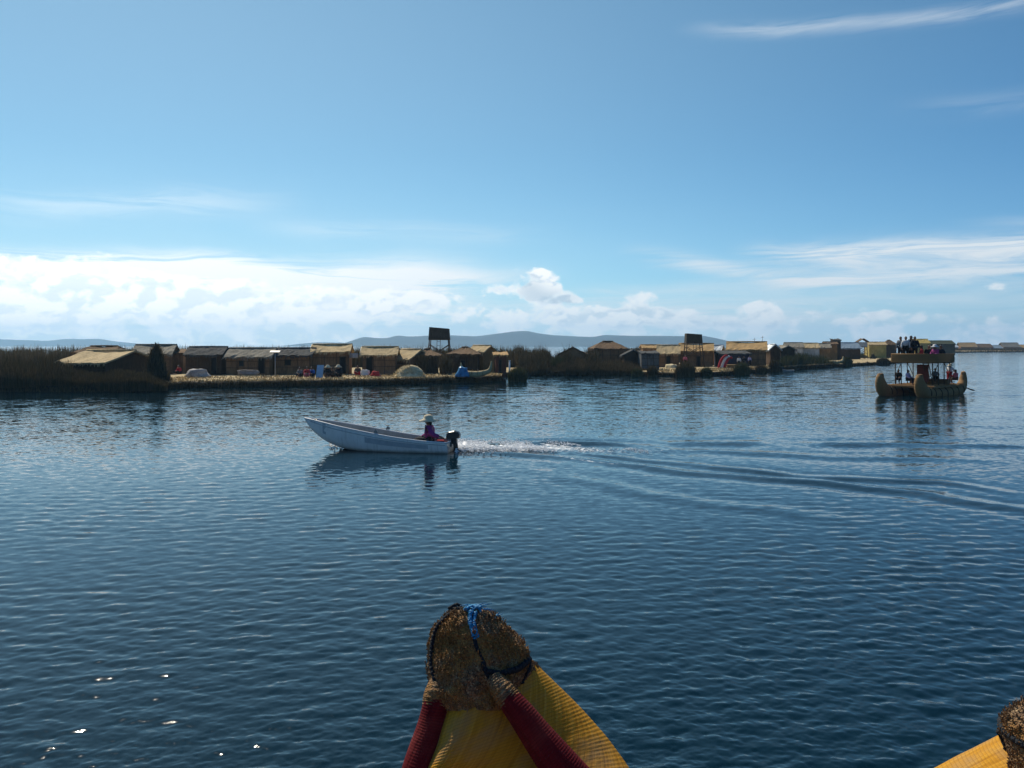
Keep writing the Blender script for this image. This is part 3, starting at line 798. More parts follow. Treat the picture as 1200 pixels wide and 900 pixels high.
C_DARK = cloth('dark_navy_cloth', (0.012, 0.014, 0.022)); C_BLACK = cloth('black_cloth', (0.010, 0.010, 0.011)); C_RED = cloth('red_cloth', (0.40, 0.025, 0.03))
C_WHITE = cloth('white_cloth', (0.62, 0.62, 0.62)); C_GREY = cloth('grey_cloth', (0.14, 0.15, 0.16)); C_BLUE = cloth('blue_cloth', (0.03, 0.10, 0.34))
C_LILAC = cloth('lilac_cloth', (0.42, 0.36, 0.52)); C_PURPLE = cloth('plum_cloth', (0.27, 0.04, 0.17)); C_BROWN = cloth('brown_cloth', (0.08, 0.045, 0.03)); C_PINK = cloth('pink_cloth', (0.55, 0.14, 0.18))
STRAWHAT = flat('cream_straw_hat', (0.66, 0.56, 0.38), 0.9, 0.15, 40.0, 0.3)

# ------------------------------------------------------------------ the white motorboat
def boat_paint():
    m, t, b = new_mat('worn_white_boat_paint')
    tc = t.node('ShaderNodeTexCoord'); sp = t.node('ShaderNodeSeparateXYZ'); t.l.new(tc.outputs['Object'], sp.inputs[0])
    n = t.noise(tc.outputs['Object'], 3.0, 6.0, 0.65); run = t.noise(t.vec(t.m('MULTIPLY', sp.outputs[0], 9.0), sp.outputs[1], t.m('MULTIPLY', sp.outputs[2], 1.2)), 1.0, 5.0, 0.6)
    c = t.ramp(n, [(.3, (.76, .74, .69)), (.7, (.86, .84, .79))])
    c = t.mix(t.m('MULTIPLY', t.ss(run, .52, .70), .35), c, (.40, .37, .32, 1))                       # rain and rust runs
    h = t.m('ADD', sp.outputs[2], t.m('MULTIPLY', t.m('SUBTRACT', n, .5), .12))
    c = t.mix(t.m('MULTIPLY', t.ss(h, .16, .02), .75), c, (.20, .20, .15, 1))                          # weed stain by the waterline
    t.l.new(c, b.inputs['Base Color']); b.inputs['Roughness'].default_value = .5
    return m
BOAT_W = boat_paint()
BOAT_IN = flat('grey_boat_inside', (0.36, 0.37, 0.36), 0.7, 0.2, 6.0)
BOAT_STRIPE = flat('faded_grey_boat_band', (0.44, 0.46, 0.47), 0.5, 0.15, 5.0)
BOAT_RIM = flat('white_gunwale_rail', (0.74, 0.75, 0.74), 0.4, 0.08, 6.0)
MOTOR_BLACK = flat('black_outboard_cowl', (0.010, 0.011, 0.013), 0.32, 0.3, 12.0, 0, (1, 1, 1), 0, 0.5)
METAL = flat('dull_metal', (0.16, 0.165, 0.17), 0.4, 0.2, 20.0, 0, (1, 1, 1), 0.8)
WOOD = flat('weathered_plank', (0.20, 0.14, 0.085), 0.85, 0.25, 8.0, 0.3, (1, 6, 6))
MBOAT = Vector((-5.10, 31.1, -0.03))
STN = spline([(0.0, .60, .42, -.14), (0.15, .66, .47, -.16), (0.35, .70, .60, -.16), (0.55, .66, .78, -.12), (0.72, .54, .94, .06), (0.84, .36, 1.06, .30), (0.93, .18, 1.14, .66), (0.98, .07, 1.18, .97), (1.0, .022, 1.195, 1.16)], 60)
STN_S = [s for s in STN[:, 0]]
def boat_section(row, inner=0.0):
    s, b_, zg, zk = row; x = 2.85 - 5.9 * s
    b_ = max(b_ - inner, .004); zk = zk + inner; pts = []
    for u, v in ((1, 1), (.985, .80), (.95, .58), (.88, .34), (.74, .15), (.38, .045), (0, 0)):
        pts.append((x, -b_ * u, zk + (zg - zk) * v))
    return pts + [(x, -y, z) for x, y, z in pts[-2::-1]]
def motorboat():
    T = thing('motorboat', 'long white open motorboat with raised bow speeding left across the lake', 'motorboat', MBOAT, math.radians(-11))
    mb = MB(); N = 13
    rows = [boat_section(r) for r in STN]; inn = [boat_section(r, .035) for r in STN[:-2]]
    mb.add([p for r in rows for p in r], [(i * N + k, i * N + k + 1, (i + 1) * N + k + 1, (i + 1) * N + k) for i in range(len(rows) - 1) for k in range(N - 1)])
    mb.add(rows[0], [tuple(range(N))])
    hull = mb.build('hull', BOAT_W, T, True)
    md = hull.modifiers.new('edge', 'EDGE_SPLIT'); md.split_angle = math.radians(40)
    mb = MB()
    mb.add([p for r in inn for p in r], [(i * N + k, (i + 1) * N + k, (i + 1) * N + k + 1, i * N + k + 1) for i in range(len(inn) - 1) for k in range(N - 1)])
    mb.add(inn[0], [tuple(range(N))[::-1]])
    mb.build('inside', BOAT_IN, hull, True)
    mb = MB()
    for sgn in (0, -1):
        mb.tube([(r[sgn][0], r[sgn][1] * .985, r[sgn][2] + .008) for r in rows], .028, 8)
    mb.tube([(2.85, -.60, .43), (2.85, .60, .43)], .028, 8)
    mb.build('gunwale', BOAT_RIM, T, True)
    for sgn in (-1, 1):
        mb = MB(); pts = []
        for s in np.linspace(.01, .95, 30):
            r = [np.interp(s, STN[:, 0], STN[:, k]) for k in range(4)]
            pts.append((2.85 - 5.9 * s, sgn * (r[1] * .972 + .012), r[3] + (r[2] - r[3]) * .86))
        mb.tube(pts, .018, 6); mb.build('rub_rail', BOAT_STRIPE, hull, True)
    mb = MB(); mb.tube([(-2.55, -.05, 1.16), (-2.45, -.22, 1.12), (-2.2, -.32, 1.02), (-1.9, -.22, .95), (-1.6, -.1, .80), (-1.3, .1, .62)], .016, 6); mb.build('bow_rope', STRAWHAT, T, True)
    mb = MB(); mb.box(2.35, .34, .30, .30, .22, .24, .1, None, .9); mb.build('fuel_tank', C_RED, T)
    # faded band along the near side, a darker mark by the stem
    def strip(s0, s1, v0, v1, sgn=-1, n=16):
        vs = []
        for s in np.linspace(s0, s1, n):
            r = [np.interp(s, STN[:, 0], STN[:, k]) for k in range(4)]
            for v in (v0, v1):
                u = np.interp(v, [0, .045, .15, .34, .58, .80, 1], [0, .38, .74, .88, .95, .985, 1])
                vs.append((2.85 - 5.9 * s, sgn * (r[1] * u + .006), r[3] + (r[2] - r[3]) * v))
        fs = [(2 * i, 2 * i + 2, 2 * i + 3, 2 * i + 1) for i in range(n - 1)]
        return vs, (fs if sgn < 0 else [f[::-1] for f in fs])
    mb = MB(); mb.add(*strip(.12, .54, .56, .80)); mb.build('side_band', BOAT_STRIPE, hull)
    mb = MB(); mb.add(*strip(.825, .85, .45, .97, -1, 4)); mb.build('bow_mark', BOAT_STRIPE, hull)
    for x, z, wd in ((1.85, .22, .98), (.35, .40, 1.2), (-.9, .56, .96)):
        mb = MB(); mb.box(x, 0, z, .30, wd, .045); mb.build('bench', WOOD, T)
    mb = MB(); mb.tube([(-2.72, 0, 1.14), (-2.62, .07, 1.17), (-2.52, 0, 1.12)], .022, 6); mb.build('bow_cleat', METAL, T, True)
    for sy in (-1, 1):
        mb = MB(); mb.box(.12, sy * .67, .80, .16, .05, .10, 0, None, .6); mb.tube([(.12, sy * .67, .80), (.12, sy * .67, .90)], .02, 6); mb.build('oarlock', METAL, T)
    # outboard, tilted a little, with its tiller
    M = thing('outboard_motor', None, None); M.parent = T; M.location = (2.95, 0, .42); M.rotation_euler = (0, math.radians(-9), 0)
    cb = MB(); R_ = [(-.22, .10), (-.24, .20), (-.20, .33), (-.10, .39), (.12, .40), (.26, .34), (.30, .22), (.26, .10)]
    vs = []; n = len(R_)
    for y, q in ((-.15, .86), (-.10, 1.0), (.10, 1.0), (.15, .86)):
        vs += [(.04 + (x - .04) * q, y, .24 + (z - .24) * q) for x, z in R_]
    fs = [(i * n + k, i * n + (k + 1) % n, (i + 1) * n + (k + 1) % n, (i + 1) * n + k) for i in range(3) for k in range(n)]
    fs += [tuple(range(n))[::-1], tuple(range(3 * n, 4 * n))]
    cb.add(vs, fs); cb.build('cowl', MOTOR_BLACK, M)
    mb = MB(); mb.box(.03, 0, .02, .20, .16, .22, 0, None, 1.2); mb.box(.06, 0, -.36, .16, .085, .62); mb.box(.12, 0, -.62, .34, .18, .02); mb.tube([(-.10, 0, -.74), (.08, 0, -.74), (.22, 0, -.74)], [.02, .05, .04], 8)
    mb.build('leg', MOTOR_BLACK, M)
    mb = MB(); mb.box(-.10, 0, -.02, .08, .24, .30); mb.build('clamp', METAL, M)
    mb = MB(); mb.tube([(-.15, -.02, .12), (-.38, -.10, .17), (-.62, -.20, .20)], [.018, .018, .024], 8); mb.build('tiller', MOTOR_BLACK, M)
    mb = MB()
    for k in range(3):
        a = k * 2.094; mb.box(.25, .09 * math.cos(a), -.74 + .09 * math.sin(a), .02, .10, .13, 0, (a, 'X'))
    mb.build('propeller', METAL, M)
    return T
motorboat()
person('steer', MBOAT + Vector((2.0, -.39, .30)), math.radians(82), C_PURPLE, C_DARK, 'person in a plum top and cream sun hat sitting at the motorboat tiller', None, STRAWHAT, HAIR, 1.3)
# spray thrown up behind the propeller: uncountable flecks of white water
def spray():
    rng = random.Random(5); mb = MB()
    for _ in range(10000):
        t = rng.random() ** 2.1; px = 534 + 230 * t
        py = 524.0 + rng.gauss(0, 2.7 + 1.2 * t) + 1.0 * t
        x, y = G(px, py)
        if t > .12 and mnoise.noise(Vector((x * .9, y * .5, 3.0))) < -.3 + .8 * t: continue
        r = rng.uniform(.008, .030) * (1 - .5 * t)
        mb.ball((x, y, rng.random() * .12 * (1 - t) + .03), (r * rng.uniform(1, 2.4), r * 1.2, r * .6), 5, 3, .5, rng.randrange(999))
    for _ in range(60):
        x, y = G(386 + rng.random() * 16, 524 + rng.gauss(0, 1.2)); r = rng.uniform(.01, .03)
        mb.ball((x, y, .03 + rng.random() * .06), (r * 1.8, r, r * .8), 5, 3, .5, rng.randrange(999))
    return tag(mb.build('wake_foam', flat('white_foam', (0.80, 0.82, 0.83), 0.6, 0.06, 9.0), None), kind='stuff')
spray()

# ------------------------------------------------------------------ the two-hulled reed boat on the right
REED_GOLD = flat('dry_golden_reeds', (0.27, 0.155, 0.062), 0.85, 0.35, 5.0, 0.5, (3, 3, 12))
REED_DULL = flat('grey_brown_reeds', (0.17, 0.10, 0.045), 0.9, 0.35, 5.0, 0.5, (3, 3, 12))
POLE = flat('dark_eucalyptus_pole', (0.075, 0.05, 0.03), 0.85, 0.3, 8.0)
CAT = Vector((33.7, 66.5, 0)); CAT_RZ = math.radians(132)
def cat_to_world(x, y, z):
    c, s = math.cos(CAT_RZ), math.sin(CAT_RZ)
    return Vector((CAT.x + c * x - s * y, CAT.y + s * x + c * y, z))
def catamaran():
    T = thing('catamaran', 'two-storey reed catamaran with a crowded roof deck and two thick upturned prows', 'reed boat', CAT, CAT_RZ)
    for sx in (1.5, -1.5):
        keys = [(sx, -4.55, 1.80, .16, .18), (sx, -4.6, 1.40, .26, .28), (sx, -4.3, .72, .38, .42), (sx, -3.2, .28, .46, .50), (sx, 0, .16, .50, .50), (sx, 2.8, .22, .50, .52), (sx, 3.9, .42, .48, .58), (sx, 4.40, .92, .42, .50), (sx, 4.55, 1.36, .33, .36), (sx, 4.48, 1.66, .25, .24)]
        K = spline(keys, 70)
        mb = MB(); n = 18; vs = []
        for i, k in enumerate(K):
            t = (Vector(K[min(i + 1, 69)][:3]) - Vector(K[max(i - 1, 0)][:3])).normalized(); r = Vector((1, 0, 0)); u = r.cross(t)
            for a in range(n):
                an = 6.28318 * a / n; rb = 1 + .025 * math.sin(i * 2.2) + .03 * mnoise.noise(Vector((a * .9, i * .3, sx)))
                vs.append(Vector(k[:3]) + (r * math.cos(an) * k[3] + u * math.sin(an) * k[4]) * rb)
        fs = [(i * n + a, i * n + (a + 1) % n, (i + 1) * n + (a + 1) % n, (i + 1) * n + a) for i in range(69) for a in range(n)]
        fs += [tuple(range(n))[::-1], tuple(range(69 * n, 70 * n))]
        mb.add(vs, fs)
        hl = mb.build('hull', REED_GOLD, T, True)
        mb = MB(); mb.ball((sx, 4.48, 1.68), (.27, .26, .13), 12, 8, .12, 3); mb.build('prow_end', REED_DULL, hl, True)
        mb = MB()
        for yy in (-3.4, -2.2, -1.0, .2, 1.4, 2.6, 3.5):
            k = K[np.argmin(abs(K[:, 1] - yy))]
            mb.tube([(sx + math.cos(a) * (k[3] + .03), yy, k[2] + math.sin(a) * (k[4] + .03)) for a in np.linspace(-.3, 3.44, 14)], .03, 6)
        mb.build('lashing', POLE, hl, True)
    mb = MB(); mb.box(0, -.3, .72, 3.9, 6.4, .12); 
    for k in range(9): mb.tube([(-1.95, -3.2 + k * .75, .80), (1.95, -3.2 + k * .75, .80)], .06, 6)
    mb.build('deck', REED_GOLD, T)
    for i, (px_, py_) in enumerate(((-1.45, -1.75), (-1.45, -.55), (-1.45, .65), (-1.45, 1.8), (1.45, -1.75), (1.45, -.55), (1.45, .65), (1.45, 1.8))):
        mb = MB(); mb.tube([(px_, py_, .78), (px_ + .02, py_, 2.7)], [.045, .04], 8); mb.build('post', POLE, T, True)
    for sx in (-1.45, 1.45):
        mb = MB(); mb.tube([(sx, -1.75, 1.5), (sx, -.55, 2.6)], .03, 6); mb.build('brace', POLE, T, True)
        mb = MB(); mb.tube([(sx, 1.8, 1.5), (sx, .65, 2.6)], .03, 6); mb.build('brace', POLE, T, True)
    mb = MB(); mb.box(0, .02, 2.66, 3.3, 4.0, .14); mb.build('roof_deck', REED_DULL, T)
    def woven(cx, cy, sx, sy):
        m2 = MB()
        for k in range(7): m2.tube([(cx - sx / 2, cy - sy / 2, 2.70 + k * .10), (cx + sx / 2, cy + sy / 2, 2.70 + k * .10)], .056, 6)
        m2.build('railing', REED_GOLD, T, True)
    woven(0, 2.02, 3.4, 0); woven(0, -1.98, 3.4, 0); woven(1.68, .02, 0, 4.0); woven(-1.68, .02, 0, 4.0)
    mb = MB(); mb.box(0, -1.3, 1.02, 3.0, .35, .48); mb.build('bench', REED_DULL, T)
    mb = MB()
    for sx in (-.22, .22): mb.tube([(-.5 + sx, -.1, .8), (-.5 + sx, .75, 2.7)], .035, 6)
    for k in range(5): mb.tube([(-.72, -.1 + .17 * (k + .5), 1.0 + .34 * (k + .5)), (-.28, -.1 + .17 * (k + .5), 1.0 + .34 * (k + .5))], .025, 6)
    mb.build('ladder', POLE, T, True)
    mb = MB(); mb.box(-.15, .4, 1.75, .9, .06, 1.4); mb.build('curtain', flat('reddish_curtain', (0.16, 0.045, 0.03), 0.9, 0.3, 7.0), T)
    return T
catamaran()
RIDERS = 'passengers on the roof deck of the reed catamaran'
def px_to_cat(px, y_local):
    """local x on the boat at which a point of row y_local is seen in column px"""
    k = (px - CX) / F; c, s = math.cos(CAT_RZ), math.sin(CAT_RZ)
    # CAT.x + c x - s y = k (CAT.y + s x + c y)
    return (k * (CAT.y + c * y_local) - CAT.x + s * y_local) / (c - k * s)
for px_, yl, zz, pose, rz, top, leg, lab, hat in (
        (1055.5, -.5, 2.73, 'stand', 2.2, C_GREY, C_DARK, 'roof deck passenger in a grey top standing at the left end of the group', None),
        (1061.5, -.3, 2.73, 'stand', 2.6, C_WHITE, C_BLACK, 'roof deck passenger in a white shirt standing second from the left', None),
        (1067.5, -.8, 2.80, 'stand', 3.6, C_BLACK, C_BLACK, 'tallest roof deck passenger dressed in black seen against the sky', None),
        (1072.0, -.2, 2.73, 'stand', 3.0, C_DARK, C_DARK, 'roof deck passenger in a dark navy jacket right of the tallest one', None),
        (1080.0, -.7, 3.02, 'sit', 1.2, C_RED, C_DARK, 'roof deck passenger in a red top sitting low in the middle of the railing', None),
        (1088.5, -.9, 3.02, 'sit', 2.9, C_BLACK, C_BROWN, 'roof deck passenger in black sitting between the red top and the white hat', None),
        (1096.0, -.6, 3.02, 'sit', 2.0, C_PURPLE, C_DARK, 'roof deck passenger in a plum jacket and white hat sitting on the right', C_WHITE),
        (1102.5, -.9, 3.02, 'sit', 3.4, C_DARK, C_DARK, 'roof deck passenger in dark clothes sitting at the right end of the railing', None)):
    p = cat_to_world(px_to_cat(px_, yl), yl, zz)
    person(pose, p, rz, top, leg, lab, RIDERS, hat, HAIR, 1.22)
BELOW = 'passengers under the roof deck of the reed catamaran'
for px_, yl, zz, pose, rz, top, leg, lab, hat in (
        (1053.0, .9, 1.20, 'sit', 2.5, C_BLACK, C_DARK, 'passenger in black sitting on the lower deck behind the left posts', None),
        (1064.0, 1.6, 1.20, 'sit', 3.8, C_LILAC, C_DARK, 'passenger in a pale lilac jacket sitting on the lower deck with back turned', None),
        (1084.0, -.5, 1.25, 'sit', 2.2, C_BROWN, C_DARK, 'passenger in brown sitting on the lower deck behind the near prow', None),
        (1096.0, -1.2, 1.30, 'sit', 2.9, C_GREY, C_BLACK, 'passenger in a grey top on the lower deck near the right posts', None),
        (1112.5, -3.0, .84, 'row', 5.2, C_WHITE, C_RED, 'rower in a white shirt standing at the stern of the reed catamaran', STRAWHAT),
        (1120.0, -3.1, 1.18, 'sit', 1.6, C_PINK, C_BROWN, 'person in pink sitting low at the stern beside the oar', None)):
    p = cat_to_world(px_to_cat(px_, yl), yl, zz)
    person(pose, p, rz, top, leg, lab, BELOW, hat)
oar0 = P3(1117, 449, 68.6); oar1 = P3(1141, 457.5, 70.2)
OT = thing('oar', 'long dark wooden oar trailing into the water behind the reed catamaran', 'oar', oar0)
mb = MB(); dv = oar1 - oar0; mb.tube([(0, 0, 0), dv * .78], [.05, .05], 8); mb.build('shaft', POLE, OT, True)
mb = MB(); mb.tube([dv * .76, dv * .82, dv * .97, dv * 1.02], [.05, .13, .15, .08], 8, True, .35); mb.build('blade', POLE, OT, True)
# ------------------------------------------------------------------ the reed islands
STRAW = flat('trodden_straw', (0.40, 0.31, 0.165), 0.95, 0.5, 2.2, 0.8)
ROOT = flat('wet_dark_reed_roots', (0.022, 0.018, 0.010), 0.9, 0.5, 3.0, 0.6)
def shore(name, line, top, depth, seed, mat_top=STRAW):
    """line: waterline in photo columns and rows; the ground behind it runs away from the viewer"""
    W_ = [Vector((*G(*q), 0)) for q in line]
    pts = []
    for a, b_ in zip(W_[:-1], W_[1:]):
        n = max(2, int((b_ - a).length / 0.8))
        for i in range(n): pts.append(a.lerp(b_, i / n))
    pts.append(W_[-1]); rows = [(0.0, -.4), (.05, top * .55), (.25, top * .9), (.7, top), (2, top + .06), (4.5, top + .12), (8, top + .16), (13, top + .18), (20, top + .18), (30, top + .16), (depth, top + .1)]
    V = []
    for j, (d, z) in enumerate(rows):
        for p in pts:
            k = mnoise.noise(Vector((p.x * .5, p.y * .5 + seed, j * .2))); k2 = mnoise.noise(Vector((p.x * .9, d * .5, seed)))
            V.append((p.x + d * p.x / p.y * .9, p.y + d + .35 * k, z + (.10 * k2 if j > 1 else .05 * k)))
    n = len(pts); me = bpy.data.meshes.new(name)
    fs = [(j * n + i, j * n + i + 1, (j + 1) * n + i + 1, (j + 1) * n + i) for j in range(3, len(rows) - 1) for i in range(n - 1)]
    me.from_pydata(V, [], fs); smooth(me); me.validate()
    tag(link_mesh(name, me, mat_top), kind='structure')
    me = bpy.data.meshes.new(name + '_bank')
    fs = [(j * n + i, j * n + i + 1, (j + 1) * n + i + 1, (j + 1) * n + i) for j in range(0, 3) for i in range(n - 1)]
    me.from_pydata(V[:4 * n], [], fs); smooth(me)
    tag(link_mesh(name + '_bank', me, ROOT), kind='structure')
    return pts
LINE_A = [(-300, 458.5), (0, 459.5), (100, 460), (180, 459), (196, 456.5), (220, 455), (300, 454), (400, 452.5), (450, 451.5), (500, 450), (560, 448.5), (588, 447)]
LINE_B = [(588, 441.5), (620, 440.5), (640, 439.5), (700, 438.5), (750, 440.5), (800, 441.5), (850, 440), (900, 436), (940, 432.5), (985, 430), (1030, 427.5), (1062, 424.5), (1085, 418.5), (1096, 414.6)]
LINE_C = [(1080, 414.2), (1130, 413.2), (1165, 412.8), (1210, 412.6), (1400, 412)]
PA = shore('island_ground', LINE_A, .62, 50, 1.0)
PB = shore('island_ground', LINE_B, .55, 60, 2.0)
PC_ = shore('island_ground', LINE_C, .7, 60, 3.0)

def reed_mat(name, stops):
    m, t, b = new_mat(name)
    g = t.node('ShaderNodeNewGeometry'); tc = t.node('ShaderNodeTexCoord')
    clumps = t.noise(tc.outputs['Object'], 0.7, 5.0, 0.65)                 # patches of dead and green stalks
    f = t.m('ADD', t.m('MULTIPLY', g.outputs['Random Per Island'], 0.55), t.m('MULTIPLY', t.m('SUBTRACT', clumps, 0.25), 0.9), None, True)
    t.l.new(t.ramp(f, stops), b.inputs['Base Color'])
    b.inputs['Roughness'].default_value = 0.75; b.inputs['Specular IOR Level'].default_value = 0.2
    tr = t.node('ShaderNodeBsdfTranslucent'); mx = t.node('ShaderNodeMixShader'); mx.inputs[0].default_value = 0.16      # sun shines through the thin stalks
    t.l.new(t.ramp(f, stops), tr.inputs[0]); t.l.new(b.outputs[0], mx.inputs[1]); t.l.new(tr.outputs[0], mx.inputs[2])
    t.l.new(mx.outputs[0], [n for n in t.n if n.type == 'OUTPUT_MATERIAL'][0].inputs[0])
    return m
REED_DARK = reed_mat('dark_reeds', [(0, (.032, .030, .013)), (.5, (.070, .054, .025)), (.8, (.12, .085, .040)), (1, (.22, .155, .075))])
REED_GREEN = reed_mat('green_reeds', [(0, (.035, .045, .018)), (.5, (.070, .076, .030)), (.85, (.13, .11, .048)), (1, (.24, .19, .09))])
REED_BROWN = reed_mat('brown_reeds', [(0, (.050, .042, .018)), (.5, (.10, .074, .034)), (.8, (.16, .115, .055)), (1, (.26, .19, .10))])
def blades_mesh(name, base, hgt, wid, lean, seed):
    rg = np.random.default_rng(seed); n = len(base)
    rg = np.random.default_rng(seed + 5000); yaw = rg.uniform(-1.1, 1.1, n); rx, ry = np.cos(yaw), np.sin(yaw)
    la = rg.uniform(0, 6.283, n); lx, ly = np.cos(la) * lean * hgt, np.sin(la) * lean * hgt
    b0 = np.stack([base[:, 0] - rx * wid / 2, base[:, 1] - ry * wid / 2, base[:, 2]], -1); b1 = np.stack([base[:, 0] + rx * wid / 2, base[:, 1] + ry * wid / 2, base[:, 2]], -1)
    m0 = np.stack([base[:, 0] + lx * .35 - rx * wid * .4, base[:, 1] + ly * .35 - ry * wid * .4, base[:, 2] + hgt * .62], -1)
    m1 = np.stack([base[:, 0] + lx * .35 + rx * wid * .4, base[:, 1] + ly * .35 + ry * wid * .4, base[:, 2] + hgt * .62], -1)
    t = np.stack([base[:, 0] + lx, base[:, 1] + ly, base[:, 2] + hgt * (1 - .25 * lean)], -1)
    t1 = t + np.stack([rx * wid * .1, ry * wid * .1, 0 * rx], -1)
    V = np.stack([b0, b1, m0, m1, t, t1], 1).reshape(-1, 3); k = np.arange(n)[:, None] * 6
    Fq = np.concatenate([k + np.array([[0, 1, 3, 2]]), k + np.array([[2, 3, 5, 4]])], 0)
    return np_mesh(name, V, Fq)
def reed_bed(name, px, Y, hfun, n, wid, mat, seed, lean=.12, z0=.35, rag=.2):
    """uncountable reeds filling a stretch between two columns of the photograph and two distances"""
    rg = np.random.default_rng(seed)
    y = Y[0] + (Y[1] - Y[0]) * rg.random(n) ** 1.6; q = rg.uniform(px[0], px[1], n); x = (q - CX) / F * y
    h = np.array([hfun(a, b_) for a, b_ in zip(q, y)])
    lump = np.array([mnoise.noise(Vector((a * .45, b_ * .35, seed))) + .6 * mnoise.noise(Vector((a * 1.3, b_, seed + 3))) for a, b_ in zip(x, y)])
    h = h * (1 + rag * lump) * rg.uniform(.66, 1.05, n)
    keep = h > .1
    base = np.stack([x, y, np.full(n, z0)], -1)[keep]
    me = blades_mesh(name, base, h[keep], rg.uniform(.6, 1.3, keep.sum()) * wid, rg.uniform(.2, 1.6, keep.sum()) * lean, seed)
    return tag(link_mesh(name, me, mat), kind='stuff')
def up(py, Y, z0=.35): return Zp(py, Y) - z0
# dense bank at the left edge, in front of and around the low hut
reed_bed('reed_bed', (-330, 84), (69.5, 84), lambda q, y: up(417, 78) * np.interp(y, [69.5, 70.5, 72.5, 84], [.45, .75, .95, 1.10]) * (.92 + .08 * math.sin(q * .13) + .06 * math.sin(q * .41)), 25000, .085, REED_DARK, 11)
reed_bed('reed_bed', (78, 196), (69.3, 73.5), lambda q, y: np.interp(q, [78, 90, 120, 150, 172, 196], [2.3, 1.85, 1.6, 2.0, 1.7, .8]) * np.interp(y, [69.3, 71, 73.5], [.6, .9, 1.0]), 11000, .07, REED_DARK, 12, .16, .1)
# the tall reeds behind the village
reed_bed('reed_bed', (-330, 640), (121, 140), lambda q, y: up(406.4, 130) * np.interp(y, [121, 124, 140], [.9, 1, 1.04]), 30000, .10, REED_BROWN, 13)
reed_bed('reed_bed', (606, 700), (107, 128), lambda q, y: up(408.0, 118) * (.86 + .14 * math.sin(q * .21) + .10 * math.sin(q * .53 + 1)) * np.interp(y, [107, 113, 128], [.3, .85, 1.08]), 19000, .085, REED_DARK, 14, .16, .1, .38)
reed_bed('reed_bed', (655, 760), (108.5, 114), lambda q, y: np.interp(q, [655, 690, 712, 735, 760], [2.1, 2.3, 2.0, 1.7, 1.0]) * np.interp(y, [108.5, 110, 114], [.4, .8, 1.1]), 9000, .075, REED_BROWN, 15, .2, .1)
reed_bed('reed_bed', (690, 862), (160, 175), lambda q, y: up(406.8, 167), 9000, .12, REED_BROWN, 16)
reed_bed('reed_bed', (904, 978), (128, 150), lambda q, y: np.interp(q, [904, 918, 940, 966, 978], [1.0, 2.3, 2.5, 2.0, .9]) * np.interp(y, [128, 133, 150], [.5, 1, 1.15]) * (1 if y > 3800 / (np.interp(q, [904, 940, 985], [435.5, 432.3, 430]) - 405) else 0), 9000, .09, REED_GREEN, 17, .2, .1)
reed_bed('reed_bed', (980, 1085), (215, 240), lambda q, y: 1.15 * (1 + .4 * math.sin(q * .3)) * np.interp(y, [215, 240], [.8, 1.1]), 6000, .16, REED_GREEN, 18)
reed_bed('reed_bed', (1060, 1400), (500, 560), lambda q, y: 2.0, 12000, .35, REED_BROWN, 19)
# shaggy dark fringe along the edge of the islands
def fringe(pts, n, hgt, wid, mat, seed, px_skip=()):
    rg = np.random.default_rng(seed); P = np.array([tuple(p) for p in pts]); i = rg.integers(0, len(P) - 1, n); u = rg.random(n)[:, None]
    b_ = P[i] * (1 - u) + P[i + 1] * u
    b_[:, 1] += rg.uniform(-.12, .45, n); b_[:, 2] = rg.uniform(-.05, .12, n)
    lum = np.array([.75 + .5 * mnoise.noise(Vector((a * .8, seed, 0))) for a in b_[:, 0]])
    me = blades_mesh('reed_fringe', b_, hgt * rg.uniform(.5, 1.25, n) * lum, rg.uniform(.6, 1.4, n) * wid, rg.uniform(.1, .5, n), seed)
    return tag(link_mesh('reed_fringe', me, mat), kind='stuff')
fringe(PA, 14000, .72, .06, REED_DARK, 31)
fringe([p for p in PB], 16000, .75, .08, REED_DARK, 32)
fringe(PC_, 5000, 1.1, .3, REED_BROWN, 33)

def litter(pts, n, seed, inner=7.0):
    """loose cut stalks lying about on the trodden ground"""
    rg = np.random.default_rng(seed); P = np.array([tuple(p) for p in pts]); i = rg.integers(0, len(P) - 1, n); u = rg.random(n)[:, None]
    b_ = P[i] * (1 - u) + P[i + 1] * u
    d = .4 + inner * rg.random(n) ** 1.8
    b_[:, 0] += d * b_[:, 0] / b_[:, 1] * .9; b_[:, 1] += d; b_[:, 2] = .56 + .03 * np.minimum(d, 6)
    me = blades_mesh('straw_litter', b_, rg.uniform(.06, .30, n), rg.uniform(.05, .16, n), rg.uniform(.4, 1.6, n), seed)
    return tag(link_mesh('straw_litter', me, reed_mat('cut_straw_%d' % seed, [(0, (.10, .07, .035)), (.35, (.30, .22, .11)), (.7, (.48, .38, .21)), (1, (.60, .50, .31))])), kind='stuff')
litter([p for p in PA if p.x > -32], 5200, 36)
litter([p for p in PB if p.x > 18 and p.y < 150], 4200, 37)

